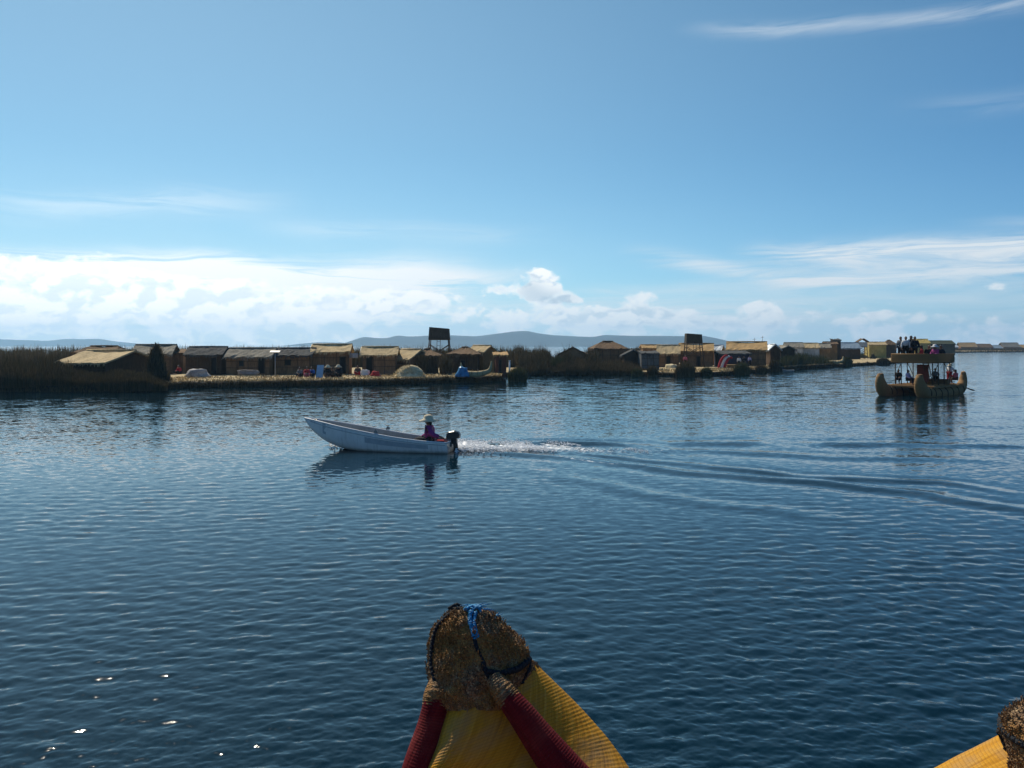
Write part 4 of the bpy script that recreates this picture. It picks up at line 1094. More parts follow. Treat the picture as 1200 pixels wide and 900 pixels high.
def clump(label, px0, px1, ytop, ybase, mat, seed, n=900, wid=.06, Y=None, lean=.35, shape='round', name='reed_clump', cat='reed clump'):
    x0, Y_ = G((px0 + px1) / 2, ybase); Y_ = Y or Y_; x0 = W((px0 + px1) / 2, Y_)
    zb = max(0, Zp(ybase, Y_)); R_ = (px1 - px0) / 2 / F * Y_; hh = Zp(ytop, Y_) - zb
    rg = np.random.default_rng(seed); r = np.sqrt(rg.random(n)) * R_ * .8; a = rg.uniform(0, 6.283, n)
    base = np.stack([r * np.cos(a), r * np.sin(a) * .8, np.full(n, -.05)], -1)
    k = 1 - (r / R_) ** 2 * (.55 if shape == 'round' else .95)
    h = hh * k * rg.uniform(.6, 1.08, n)
    me = blades_mesh(name, base, h, rg.uniform(.6, 1.4, n) * wid, rg.uniform(.05, 1, n) * lean, seed)
    o = link_mesh(name, me, mat); o.location = (x0, Y_, zb)
    return tag(o, label, cat, 'single clumps of reeds on the shore')
clump('bushy green reed clump in the water at the right tip of the left island', 593, 620, 428, 447.5, REED_GREEN, 41, 1300, .06)
clump('brown mound of reeds on the waterline left of the red boat prow', 789, 817, 422, 441.5, REED_BROWN, 42, 1300, .07)
clump('green reed clump right of the woven box on the shore', 858, 880, 422, 439.3, REED_GREEN, 43, 900, .07)
clump('tall reed clump growing beside the dark hut under the first watchtower', 488, 502, 412, 440, REED_DARK, 44, 700, .06, 92)
clump('dark reed clump standing between the tower and the brown hipped hut', 514, 531, 414, 441, REED_DARK, 45, 900, .06, 91)
clump('low brown reed mound at the waterline below the big hipped hut', 694, 742, 428, 439.5, REED_BROWN, 46, 1600, .07)
clump('olive reed clump left of the brown gabled hut by the moored white boats', 640, 668, 415, 439, REED_GREEN, 47, 1200, .07, 112)
clump('low green tuft of reeds in front of the grey block hut', 738, 756, 430, 441, REED_GREEN, 48, 600, .06)

for i, (a, b_, yt, yb, mt, lab) in enumerate((
        (757, 772, 427, 441, REED_BROWN, 'low brown reed clump at the waterline below the grey block hut'),
        (820, 836, 429, 440.8, REED_GREEN, 'low green reed clump between the brown mound and the striped prow'),
        (884, 900, 426, 437.3, REED_BROWN, 'brown reed clump at the waterline below the large golden roofed hut'),
        (900, 914, 420, 435.6, REED_DARK, 'dark reed clump below the white barge roofed hut'),
        (984, 1000, 417, 429.6, REED_GREEN, 'green reed clump right of the far crescent boat'),
        (1026, 1044, 418, 427.5, REED_DARK, 'dark reed clump on the bank left of the catamaran'))):
    clump(lab, a, b_, yt, yb, mt, 60 + i, 900, .08 if a < 950 else .12)
# ------------------------------------------------------------------ huts
def woven_mat(name, lo, hi, sx=9.0):
    m, t, b = new_mat(name)
    tc = t.node('ShaderNodeTexCoord'); mp = t.node('ShaderNodeMapping'); mp.inputs['Scale'].default_value = (sx, sx, 0.9)
    t.l.new(tc.outputs['Object'], mp.inputs[0])
    n = t.noise(mp.outputs[0], 1.4, 5.0, 0.65); n2 = t.noise(tc.outputs['Object'], 0.9, 4.0, 0.6)
    t.l.new(t.mix(t.ss(n2, .3, .7), t.ramp(n, [(.3, lo), (.7, hi)]), t.ramp(n, [(.3, tuple(x * .6 for x in lo)), (.7, tuple(x * .8 for x in hi))])), b.inputs['Base Color'])
    b.inputs['Roughness'].default_value = .92; b.inputs['Specular IOR Level'].default_value = .15
    bp = t.node('ShaderNodeBump'); bp.inputs['Strength'].default_value = .6; bp.inputs['Distance'].default_value = .04
    t.l.new(n, bp.inputs['Height']); t.l.new(bp.outputs[0], b.inputs['Normal'])
    return m
R_STRAW = woven_mat('pale_straw_thatch', (.44, .32, .16), (.66, .52, .30), 5); R_TAN = woven_mat('golden_tan_thatch', (.38, .235, .095), (.58, .39, .18), 5)
R_GREY = woven_mat('weathered_grey_thatch', (.19, .17, .13), (.36, .33, .26), 5); R_BROWN = woven_mat('brown_thatch', (.13, .08, .042), (.23, .15, .085), 5)
R_DARK = woven_mat('dark_tarp_roof', (.05, .052, .05), (.11, .112, .108), 3); R_METAL = flat('pale_metal_sheet', (.46, .49, .50), .4, .15, 3.0, 0, (1, 1, 1), .2)
R_BLUE = flat('blue_grey_metal_sheet', (.24, .31, .36), .45, .15, 2.0, 0, (1, 1, 1), .1)
W_BROWN = woven_mat('brown_reed_mat_wall', (.19, .105, .052), (.34, .20, .10)); W_DARK = woven_mat('dark_reed_mat_wall', (.06, .036, .019), (.12, .075, .042))
W_TAN = woven_mat('tan_reed_mat_wall', (.30, .15, .05), (.48, .26, .10)); W_GREY = woven_mat('grey_board_wall', (.10, .105, .105), (.18, .185, .18)); W_YEL = woven_mat('yellow_painted_wall', (.45, .33, .09), (.62, .47, .15))
W_WHITE = woven_mat('whitewashed_wall', (.45, .44, .41), (.62, .61, .58)); W_RED = woven_mat('red_brown_wall', (.10, .04, .025), (.19, .08, .05))
D_DARK = flat('dark_opening_shade', (.010, .009, .008), .95, .3, 6.0)  # near-black colour painted for the shade inside open doorways and windows
TRIM = flat('pale_reed_edging', (.46, .40, .28), .9, .25, 8.0)
def roof_mesh(L, D, h, r, kind, th=.14, ov=.28, seed=1, hip=.9):
    """thatched roof as a closed thick shell with a ragged lower edge"""
    rg = random.Random(seed); mb = MB(); sag = rg.uniform(.02, .15)
    def slope(a, b_, c, d, nx=14, ny=4):
        """a,b eave corners; d,c ridge corners"""
        A, B, C_, D_ = map(Vector, (a, b_, c, d)); up_ = (B - A).cross(D_ - A).normalized(); up_ = up_ if up_.z > 0 else -up_
        top = []
        for j in range(ny + 1):
            for i in range(nx + 1):
                p = A.lerp(B, i / nx).lerp(D_.lerp(C_, i / nx), j / ny)
                k = (rg.gauss(0, .02) if j else rg.gauss(0, .045)) - sag * math.sin(3.14159 * i / nx) * (.4 + .6 * j / ny) + .05 * mnoise.noise(Vector((i * .5 + seed, j * .8, seed)))
                p = p + up_ * (th + k) + (Vector((0, 0, rg.gauss(0, .03))) if j == 0 else Vector())
                top.append(p)
        n = len(top); bot = [p - up_ * th for p in top]
        w_ = nx + 1; fs = []
        for j in range(ny):
            for i in range(nx):
                q = j * w_ + i; fs += [(q, q + 1, q + 1 + w_, q + w_), (n + q, n + q + w_, n + q + 1 + w_, n + q + 1)]
        for i in range(nx): fs += [(i, n + i, n + i + 1, i + 1), (ny * w_ + i, ny * w_ + i + 1, n + ny * w_ + i + 1, n + ny * w_ + i)]
        for j in range(ny): fs += [(j * w_, (j + 1) * w_, n + (j + 1) * w_, n + j * w_), (j * w_ + nx, n + j * w_ + nx, n + (j + 1) * w_ + nx, (j + 1) * w_ + nx)]
        mb.add(top + bot, fs)
        if th > .12:
            out = (B - A).normalized().cross(Vector((0, 0, 1)))
            for q in range(int((B - A).length * 9)):
                p = A.lerp(B, rg.random()) + up_ * th * rg.random(); w1 = (B - A).normalized() * rg.uniform(.03, .07)
                d_ = Vector((rg.gauss(0, .04), 0, -rg.uniform(.08, .34))) + out * rg.uniform(.0, .08)
                mb.add([p - w1, p + w1, p + w1 * .5 + d_, p - w1 * .5 + d_], [(0, 1, 2, 3)])
    X_, Y_ = L / 2 + ov, D / 2 + ov; sl = (r - h) / (D / 2); e = h - ov * sl
    if kind == 'gable':
        slope((-X_, -Y_, e), (X_, -Y_, e), (X_, 0, r), (-X_, 0, r)); slope((X_, Y_, e), (-X_, Y_, e), (-X_, 0.02, r), (X_, 0.02, r))
    elif kind == 'end':
        sl = (r - h) / (L / 2); e = h - ov * sl
        slope((-X_, Y_, e), (-X_, -Y_, e), (0, -Y_, r), (0, Y_, r)); slope((X_, -Y_, e), (X_, Y_, e), (0.02, Y_, r), (0.02, -Y_, r))
    elif kind == 'hip':
        q = L / 2 - hip
        slope((-X_, -Y_, e), (X_, -Y_, e), (q, 0, r), (-q, 0, r)); slope((X_, Y_, e), (-X_, Y_, e), (-q, 0.02, r), (q, 0.02, r))
        slope((-X_, Y_, e), (-X_, -Y_, e), (-q, 0, r), (-q, .02, r), 6); slope((X_, -Y_, e), (X_, Y_, e), (q, .02, r), (q, 0, r), 6)
    elif kind == 'shed':
        slope((-X_, -Y_, h - .1), (X_, -Y_, h - .1), (X_, Y_, r), (-X_, Y_, r))
    return mb
def walls_mesh(L, D, h, r, kind):
    mb = MB(); x, y = L / 2, D / 2
    rr = r - .05
    if kind == 'gable':
        v = [(-x, -y, -.3), (x, -y, -.3), (x, y, -.3), (-x, y, -.3), (-x, -y, h), (x, -y, h), (x, y, h), (-x, y, h), (-x, 0, rr), (x, 0, rr)]
        f = [(0, 1, 5, 4), (1, 2, 6, 9, 5), (2, 3, 7, 6), (3, 0, 4, 8, 7), (0, 3, 2, 1)]
    elif kind == 'end':
        v = [(-x, -y, -.3), (x, -y, -.3), (x, y, -.3), (-x, y, -.3), (-x, -y, h), (x, -y, h), (x, y, h), (-x, y, h), (0, -y, rr), (0, y, rr)]
        f = [(0, 1, 5, 8, 4), (1, 2, 6, 5), (2, 3, 7, 9, 6), (3, 0, 4, 7), (0, 3, 2, 1)]
    elif kind == 'shed':
        v = [(-x, -y, -.3), (x, -y, -.3), (x, y, -.3), (-x, y, -.3), (-x, -y, h), (x, -y, h), (x, y, rr), (-x, y, rr)]
        f = [(0, 1, 5, 4), (1, 2, 6, 5), (2, 3, 7, 6), (3, 0, 4, 7), (0, 3, 2, 1)]
    else:
        v = [(-x, -y, -.3), (x, -y, -.3), (x, y, -.3), (-x, y, -.3), (-x, -y, h), (x, -y, h), (x, y, h), (-x, y, h)]
        f = [(0, 1, 5, 4), (1, 2, 6, 5), (2, 3, 7, 6), (3, 0, 4, 7), (0, 3, 2, 1), (4, 5, 6, 7)]
    return mb.add(v, f)
def hut(label, px0, px1, yr, ye, yb, Y, kind='gable', roof=R_GREY, wall=W_BROWN, D=3.4, yaw=0.0, doors=(), windows=(), name='reed_hut', cat='hut', group='huts on the reed islands', ov=.26, trim=False, seed=None, hip=.9):
    xc = W((px0 + px1) / 2, Y); L = (px1 - px0) / F * Y - 2 * ov
    zb = Zp(yb, Y); h = Zp(ye, Y) - zb + (.12 if kind != 'shed' else 0)
    r = Zp(yr, Y + (D / 2 if kind != 'end' else 0)) - zb - .13
    r = max(r, h + .25)
    rj = random.Random(int(px0 * 7 + yr * 3)); yaw += math.radians(rj.uniform(-5, 5))
    T = thing(name, label, cat, (xc, Y + D / 2, zb), yaw, group)
    walls_mesh(L, D, h, r, kind).build('wall', wall, T)
    ro = roof_mesh(L, D, h, r, kind, .14, ov, seed or int(px0), hip).build('roof', roof, T)
    if kind in ('gable', 'end', 'hip'):
        mb = MB(); q = L / 2 + ov if kind == 'gable' else (L / 2 - hip)
        if kind == 'end': mb.tube([(.01, -D / 2 - ov, r + .13), (.01, 0, r + .15), (.01, D / 2 + ov, r + .13)], .10, 8)
        else: mb.tube([(-q, .01, r + .13), (0, .01, r + .15), (q, .01, r + .13)], .10, 8)
        mb.build('ridge_roll', roof, ro, True)
    if trim:
        mb = MB(); sl = (r - h) / (D / 2); X_ = -L / 2 - ov - .03
        mb.tube([(X_, -D / 2 - ov, h - ov * sl + .08), (X_, 0, r + .10)], .07, 6); mb.build('edging', TRIM, ro, True)
    if kind != 'end' and L > 2.2 and Y < 140:
        mb = MB()                                                       # lashed pole frame on the mat wall
        n_ = max(3, int(L / 1.1))
        for q in range(n_ + 1): mb.tube([(-L / 2 + L * q / n_, -D / 2 - .03, -.1), (-L / 2 + L * q / n_ + rj.gauss(0, .03), -D / 2 - .03, h - .03)], .032, 5)
        for zz in (.34, .72): mb.tube([(-L / 2, -D / 2 - .06, h * zz), (L / 2, -D / 2 - .06, h * zz + rj.gauss(0, .03))], .028, 5)
        mb.build('wall_frame', POLE, T)
    for f0, f1 in doors:
        mb = MB(); x0, x1 = -L / 2 + f0 * L, -L / 2 + f1 * L; hh = min(1.75, h * .92)
        mb.box((x0 + x1) / 2, -D / 2 - .05, hh / 2 - .02, x1 - x0, .11, hh); d_ = mb.build('door', D_DARK, T)  # flat dark panel stands in for the shade of the open doorway
        mb = MB()
        for xx in (x0, x1): mb.box(xx, -D / 2 - .06, hh / 2 - .02, .08, .14, hh)
        mb.box((x0 + x1) / 2, -D / 2 - .06, hh + .02, x1 - x0 + .16, .145, .08); mb.build('door_frame', POLE, d_)
    for f0, f1 in windows:
        mb = MB(); x0, x1 = -L / 2 + f0 * L, -L / 2 + f1 * L
        mb.box((x0 + x1) / 2, -D / 2 - .05, h * .6, x1 - x0, .11, .55); w_ = mb.build('window', D_DARK, T)  # dark panel again, the shade of the opening put into its colour
        mb = MB()
        for zz in (-.3, .3): mb.box((x0 + x1) / 2, -D / 2 - .06, h * .6 + zz, x1 - x0 + .14, .14, .06)
        mb.build('window_frame', POLE, w_)
    return T
BG = .85
# the left island, from the left edge of the picture to its right tip
hut('low hut with pale straw roof half hidden in the dark reeds at left', 70, 150, 410.5, 426.5, 452, 74.5, 'gable', R_STRAW, W_DARK, 6.4, math.radians(-24), name='reed_hut', ov=.35)
hut('dark low roofed hut behind the pale straw roofed hut', 84, 139, 405.5, 415, 436, 100, 'hip', R_BROWN, W_DARK, 4.5)
hut('brown hut right behind the dark reed stack with grey roof', 150, 197, 404, 416, 438, 90, 'gable', R_GREY, W_BROWN, 4.2, math.radians(6), [(.55, .75)])
hut('narrow tan walled lean-to between the reed stack and the tarp roofed hut', 192, 217, 408.5, 414, 438.5, 92, 'shed', R_BROWN, W_BROWN, 2.6)
hut('hut with a dark rounded tarp roof and pale awning behind the pale tarpaulin heap', 215, 261, 406.5, 417, 438, 88, 'gable', R_DARK, W_DARK, 3.2, 0, [(.72, .88)])
hut('long hut with grey thatch and a dark doorway at its right end', 262, 319, 408, 419.5, 437.5, 88, 'gable', R_GREY, W_BROWN, 3.4, 0, [(.74, .88)], [(.30, .40)])
hut('hut with a charcoal roof behind the white solar panel post', 319, 367, 408, 418, 437, 89, 'gable', R_DARK, W_BROWN, 3.2, 0, [], [(.30, .46)])
hut('tall hut with bright straw roof and dark doorway behind the blue panel', 362, 409, 403.5, 413.5, 437, 90, 'gable', R_STRAW, W_BROWN, 3.6, 0, [(.76, .93)], (), trim=True)
hut('hut with white edged grey beige roof and doorway at its left', 421, 465, 406.5, 417, 437, 90, 'gable', R_STRAW, W_BROWN, 3.4, 0, [(.12, .30)], (), trim=True)
hut('small hut with sloping pale roof behind the straw heap', 464, 495, 409.5, 422.5, 438, 92, 'gable', R_STRAW, W_BROWN, 4.2, math.radians(-28))
hut('dark brown hut at the foot of the first watchtower', 484, 514, 409, 418, 440, 93, 'hip', R_BROWN, W_DARK, 3.6, 0, [(.45, .6)])
hut('brown hip roofed hut between the watchtower and the orange wall', 524, 563, 407, 416.5, 440, 94, 'hip', R_BROWN, W_DARK, 4.4, 0, [(.42, .58)], hip=1.3)
hut('hut with sunlit orange wall and pale roof behind the beached reed boat', 552, 577, 405, 414, 440, 97, 'gable', R_STRAW, W_TAN, 3.4, math.radians(-22), (), ())
hut('small red brown hut beside the white post at the island tip', 577, 595, 412.5, 416, 439.5, 95, 'shed', R_TAN, W_RED, 2.4, 0, [(.3, .55)])
# the right shore
hut('brown gabled hut rising out of the reeds left of the big hipped hut', 655, 690, 406.5, 416, 437, 116, 'end', R_BROWN, W_BROWN, 4.0)
hut('big brown hip roofed hut above the reed mound on the middle shore', 694, 735, 400, 409.5, 435, 119, 'hip', R_BROWN, W_BROWN, 5.0, hip=1.5)
hut('dark gabled hut between the big hipped hut and grey block', 730, 756, 410, 417.5, 436, 114, 'end', R_DARK, W_DARK, 4.0)
hut('plain grey block hut with flat roof at the waterline', 751, 773, 413, 414, 435.5, 111, 'shed', R_DARK, W_GREY, 3.0, 0, (), (), ov=.1)
hut('far low hut with tan roof behind the grey block hut', 752, 776, 404, 408.5, 425, 152, 'gable', R_TAN, W_BROWN, 3.4)
hut('hut with pale tan roof left of the second watchtower', 772, 800, 404.5, 415, 431, 122, 'gable', R_STRAW, W_BROWN, 3.6, math.radians(-12), [(.4, .6)])
hut('tan roofed brown hut standing behind the second watchtower', 799, 840, 402.5, 412, 431, 125, 'gable', R_TAN, W_BROWN, 4.2, math.radians(-16), [(.5, .65)])
hut('hut with a white metal roof right of the second watchtower', 832, 851, 404.5, 411.5, 427, 134, 'gable', R_METAL, W_BROWN, 3.4, math.radians(-20))
hut('dark purple canopy hut sheltering people behind the red boat prow', 840, 880, 410.5, 414.5, 431, 126, 'shed', R_DARK, cloth('dark_purple_tarp', (.035, .03, .055)), 2.6)
hut('large hut with golden roof and brown walls on the right shore', 857, 904, 400.5, 410.5, 428, 130, 'gable', R_TAN, W_BROWN, 5.2, math.radians(-14), [(.2, .3)])
hut('dark gabled hut with white barge roof right of the golden roof', 902, 917, 403.5, 410, 427, 136, 'end', R_METAL, W_DARK, 3.6)
hut('dark low hut beside the white barge roofed hut', 913, 933, 405, 410.5, 427, 140, 'end', R_GREY, W_DARK, 3.6)
for i, (a, b_, yr, ye, ro, wl, lab) in enumerate((
        (922, 944, 401.5, 407.5, R_GREY, W_WHITE, 'far hut with grey roof and white wall left of the row'),
        (941, 962, 402, 408, R_STRAW, W_WHITE, 'far hut with straw roof and white wall in the middle of the row'),
        (958, 976, 402.5, 408, R_GREY, W_TAN, 'far hut with grey roof and tan wall before the dark block'),
        (968, 984, 400.5, 404, R_BROWN, W_TAN, 'far tan hut with brown roof under the little roof shelter'))):
    hut(lab, a, b_, yr, ye, 421, 178 + 2 * i, 'gable', ro, wl, 3.6, math.radians(-8))
hut('tiny dark shelter perched above the far blue grey roof', 976, 986, 396.5, 398.5, 421, 186, 'shed', R_DARK, W_DARK, 1.8, 0, (), (), ov=.12)
hut('long far shed with blue grey metal roof', 979, 1010, 401.5, 408.5, 420.6, 196, 'gable', R_BLUE, W_DARK, 5.0)
hut('far yellow painted hut left of the catamaran roof deck', 1018, 1040, 400.8, 404.5, 419.2, 215, 'gable', R_STRAW, W_YEL, 3.6)
hut('far dark domed hut just left of the catamaran passengers', 1038, 1052, 398.5, 404, 418.8, 222, 'hip', R_BROWN, W_DARK, 3.4, hip=1.0)
hut('far bright yellow hut seen right of the roof deck passengers', 1073, 1091, 397.3, 402.5, 415.6, 285, 'gable', W_YEL, W_YEL, 5.0)
hut('far hut with a dark green roof right of the yellow hut', 1089, 1120, 399.2, 403.5, 415.2, 300, 'gable', flat('mossy_green_roof', (.05, .06, .03), .9, .3, 2.0), W_BROWN, 5.0)
for a, b_, yr, ye, ro, wl, lab in ((1104, 1124, 404, 407, R_METAL, W_DARK, 'distant hut with pale metal roof beyond the green roof'),
        (1126, 1146, 401.5, 406.5, R_TAN, W_TAN, 'distant tan hut at the left of the far island'), (1144, 1164, 403, 407, R_BROWN, W_BROWN, 'distant brown hut in the middle of the far island'),
        (1163, 1176, 404.5, 408, R_BLUE, W_GREY, 'distant blue grey hut on the far island'), (1176, 1196, 401.5, 406.5, R_GREY, W_BROWN, 'distant grey roofed hut near the right edge of the picture'),
        (1192, 1216, 404, 407.5, R_TAN, W_RED, 'distant red brown hut cut by the right edge of the picture')):
    hut(lab, a, b_, yr, ye, 411.5, 540, 'gable', ro, wl, 7.0, 0, (), (), ov=.5)

# ------------------------------------------------------------------ watchtowers
def tower(label, px0, px1, ytop, ybot, ybase, Y, lean, wall, roofed=False, splay=.35, D=2.0):
    xc = W((px0 + px1) / 2, Y); zb = Zp(ybase, Y); L = (px1 - px0) / F * Y; z0 = Zp(ybot, Y) - zb; z1 = Zp(ytop, Y) - zb
    T = thing('watchtower', label, 'tower', (xc, Y, zb), 0, 'reed watchtowers on stilts')
    a, d = L / 2 - .12, D / 2 - .1
    for sx in (-1, 1):
        for sy in (-1, 1):
            mb = MB(); mb.tube([(sx * (a + splay), sy * (d + splay), -.3), (sx * a, sy * d, z0 + .1)], [.085, .07], 7); mb.build('leg', POLE, T, True)
    for sy in (-1, 1):
        mb = MB(); mb.tube([(-(a + splay * .6), sy * (d + splay * .6), z0 * .4), (a + splay * .2, sy * (d + splay * .2), z0 * .85)], .045, 6); mb.build('brace', POLE, T, True)
        mb = MB(); mb.tube([((a + splay * .6), sy * (d + splay * .6 - .03), z0 * .4), (-(a + splay * .2), sy * (d + splay * .2 - .03), z0 * .85)], .045, 6); mb.build('brace', POLE, T, True)
    mb = MB(); mb.box(0, 0, z0 + .06, L, D, .12); mb.build('platform', POLE, T)
    # woven parapet: four panels leaning in a little, its top edge slanting
    for k, (ax, ay, bx, by) in enumerate(((-1, -1, 1, -1), (1, -1, 1, 1), (1, 1, -1, 1), (-1, 1, -1, -1))):
        mb = MB(); q = .93; hL = (z1 - z0) - .1; zt = lambda s: z0 + .12 + hL * (1 + lean * (-s))
        x0, y0, x1, y1 = ax * L / 2, ay * D / 2, bx * L / 2, by * D / 2; n_ = Vector((y1 - y0, -(x1 - x0), 0)).normalized() * .035
        o = [Vector((x0, y0, z0 + .12)), Vector((x1, y1, z0 + .12)), Vector((x1 * q, y1 * q, zt(bx))), Vector((x0 * q, y0 * q, zt(ax)))]
        i_ = [p - n_ * 2 for p in o]
        mb.add(o + i_, [(0, 1, 2, 3), (4, 7, 6, 5), (0, 4, 5, 1), (1, 5, 6, 2), (2, 6, 7, 3), (3, 7, 4, 0)]); mb.build('woven_panel', wall, T)
    if roofed:
        roof_mesh(L * 1.15, D, z1 - z0 + .1, z1 - z0 + .9, 'end', .1, .2, 5).build('roof', R_BROWN, T).location = (.1, 0, z0)
    mb = MB()
    for sx in (-.2, .2): mb.tube([(sx, -d - .9, -.2), (sx, -d - .12, z0 + .3)], .035, 6)
    for k in range(8):
        f = (k + .6) / 8.6; mb.tube([(-.2, -d - .9 + .78 * f, -.2 + (z0 + .5) * f), (.2, -d - .9 + .78 * f, -.2 + (z0 + .5) * f)], .025, 6)
    mb.build('ladder', POLE, T, True)
    return T
TP = woven_mat('grey_brown_woven_panel', (.05, .044, .034), (.10, .088, .068), 12)
tower('tall dark watchtower with boxy woven cabin on stilts above the left island', 503, 527, 384.5, 398.5, 434, 101, .07, TP)
tower('watchtower with a dark slanting woven cabin before the tan roofed hut', 803, 822, 391.5, 402.5, 428, 121, .06, TP, D=1.6)
tower('far watchtower with a crooked little roof above the blue grey shed', 1005, 1015, 401, 407, 420, 206, .0, W_WHITE, True, .2, 1.6)
# ------------------------------------------------------------------ things lying and standing on the islands
# reed stack like a dark cone at the water's edge
def reed_stack(label, px, w_, ytop, ybase, Y, mat, seed, bend=.2, group=None):
    zb = Zp(ybase, Y); hh = Zp(ytop, Y) - zb; R_ = w_ / 2 / F * Y
    T = thing('reed_stack', label, 'reed stack', (W(px, Y), Y, zb), 0, group)
    mb = MB(); mb.lathe([(R_ * .95, -.1), (R_ * .9, hh * .12), (R_ * .66, hh * .35), (R_ * .42, hh * .58), (R_ * .24, hh * .78), (R_ * .10, hh * .93), (.02, hh * .97)], 18, (0, 0, 0), .22, seed)
    mb.build('bundle', ROOT if mat is REED_DARK else STRAW, T, True)
    rg = np.random.default_rng(seed); n = 1500
    z = hh * (rg.random(n) ** 1.4) * .8; a = rg.uniform(0, 6.283, n); r = R_ * (1 - z / hh) * 1.0
    base = np.stack([r * np.cos(a), r * np.sin(a), z - .1], -1)
    me = blades_mesh('stalks', base, rg.uniform(.5, 1.0, n) * hh * .26, rg.uniform(.03, .08, n), rg.uniform(.0, .55, n), seed)
    link_mesh('stalks', me, mat, T)
    mb = MB(); mb.tube([(0, 0, hh * .85), (-.02, 0, hh * .95), (-.10 * bend * 5, 0, hh * 1.0)], [.14, .09, .03], 7); mb.build('tip', ROOT if mat is REED_DARK else STRAW, T, True)
    return T
reed_stack('tall dark cone of stacked reeds at the water edge left of the village', 183, 33, 401, 456, 75, REED_DARK, 61)
reed_stack('small pale cone of stacked reeds on the far right shore', 1023, 9, 414, 424, 205, REED_BROWN, 62)
# straw heap
def heap_thing(name, label, cat, px0, px1, ytop, ybase, Y, mat, seed, flat_top=.5, D=None, group=None):
    zb = Zp(ybase, Y); hh = Zp(ytop, Y) - zb; L = (px1 - px0) / F * Y; D = D or L * .7
    mb = MB(); n, m = 26, 9; vs = []
    for j in range(m + 1):
        f = j / m
        for i in range(n):
            a = 6.28318 * i / n; q = 1 - f * (1 - flat_top) if f < .8 else (1 - .8 * (1 - flat_top)) * (1 - (f - .8) / .2 * .999)
            k = 1 + .30 * mnoise.noise(Vector((math.cos(a) * 1.6, math.sin(a) * 1.6, f * 2 + seed))) + .10 * mnoise.noise(Vector((math.cos(a) * 5, math.sin(a) * 5, f * 6 + seed)))
            vs.append((math.cos(a) * L / 2 * q * k, math.sin(a) * D / 2 * q * k, -.1 + (hh + .1) * (min(1, f / .82) ** .85) + .22 * f * hh * mnoise.noise(Vector((math.cos(a) * 1.7 * q, math.sin(a) * 1.7 * q, seed)))))
    fs = [(j * n + i, j * n + (i + 1) % n, (j + 1) * n + (i + 1) % n, (j + 1) * n + i) for j in range(m) for i in range(n)] + [tuple(range(n))[::-1]]
    mb.add(vs, fs); o = mb.build(name, mat, None, True); o.location = (W((px0 + px1) / 2, Y), Y, zb)
    return tag(o, label, cat, group)
heap_thing('straw_heap', 'big pale heap of cut straw near the first watchtower', 'straw heap', 460, 499, 429, 441, 86, flat('pale_cut_straw', (.60, .50, .30), .95, .35, 3.0, .8), 3.0, .30)
_rg = np.random.default_rng(77); _n = 900
_a = _rg.uniform(0, 6.283, _n); _r = np.sqrt(_rg.random(_n))
_hp = [o for o in COL.objects if o.name == 'straw_heap'][0]; _L = (499 - 460) / F * 86; _hh = Zp(429, 86) - Zp(441, 86)
_b = np.stack([_r * np.cos(_a) * _L * .5, _r * np.sin(_a) * _L * .34, np.clip(_hh * 1.02 * (1 - _r ** 2.2), 0, None)], -1)
link_mesh('loose_straw', blades_mesh('loose_straw', _b, _rg.uniform(.06, .22, _n), _rg.uniform(.03, .09, _n), _rg.uniform(.6, 1.7, _n), 78), reed_mat('heap_straw', [(0, (.30, .24, .13)), (.5, (.52, .43, .26)), (1, (.68, .58, .38))]), _hp)
heap_thing('tarp_heap', 'crumpled pale tarpaulin heap in front of the tarp roofed hut', 'tarpaulin', 216, 247, 432.5, 440.5, 83, flat('crumpled_white_sheet', (.34, .32, .30), .85, .5, 2.2, .6), 5.0, .55, 2.0)
heap_thing('tarp_heap', 'shiny blue tarpaulin bundle at the left end of the beached boat', 'tarpaulin', 533, 551, 430, 440.5, 86.5, flat('shiny_blue_tarp', (.03, .16, .32), .3, .6, 3.0, .6, (1, 1, 1), 0, .6), 7.0, .38, 1.4)
heap_thing('tarp_heap', 'row of grey white bundles at the foot of the long hut', 'bundle', 277, 303, 433.5, 438, 85, flat('grey_white_sacks', (.22, .20, .19), .8, .4, 3.0, .5), 8.0, .8, .9)
heap_thing('cloth_heap', 'red cloth heap on the straw right of the doorway hut', 'cloth', 434, 446, 435, 441, 86, C_RED, 9.0, .6, .9)
heap_thing('white_tub', 'white upturned tub on the straw before the doorway hut', 'tub', 422, 433, 433.5, 438.5, 86, C_WHITE, 10.0, .85, .8)
heap_thing('straw_heap', 'flat pale straw patch heaped at the foot of the second watchtower', 'straw heap', 777, 797, 427, 433.5, 118, flat('pale_cut_straw', (.60, .50, .30)), 11.0, .5)
# solar panel on a post
METAL_POST = flat('galvanised_post', (.30, .32, .34), .5, .2, 8.0)
T = thing('solar_panel', 'pale flat panel on a grey post between two grey roofed huts', 'solar panel', (W(322.5, 84.5), 84.5, Zp(440, 84.5)))
hz = Zp(412.5, 84.5) - T.location.z
mb = MB(); mb.tube([(0, 0, -.2), (0, 0, hz)], .04, 8); mb.build('post', METAL_POST, T, True)
mb = MB(); mb.box(0, -.05, hz + .05, 1.0, .05, .34, 0, (math.radians(-60), 'X')); mb.build('panel', flat('pale_panel_glass', (.14, .18, .23), .45, .2, 4.0, 0, (1, 1, 1), 0, .5), T)
mb = MB(); mb.box(0, .0, hz + .02, 1.08, .04, .42, 0, (math.radians(-60), 'X')); mb.build('panel_frame', METAL_POST, T)
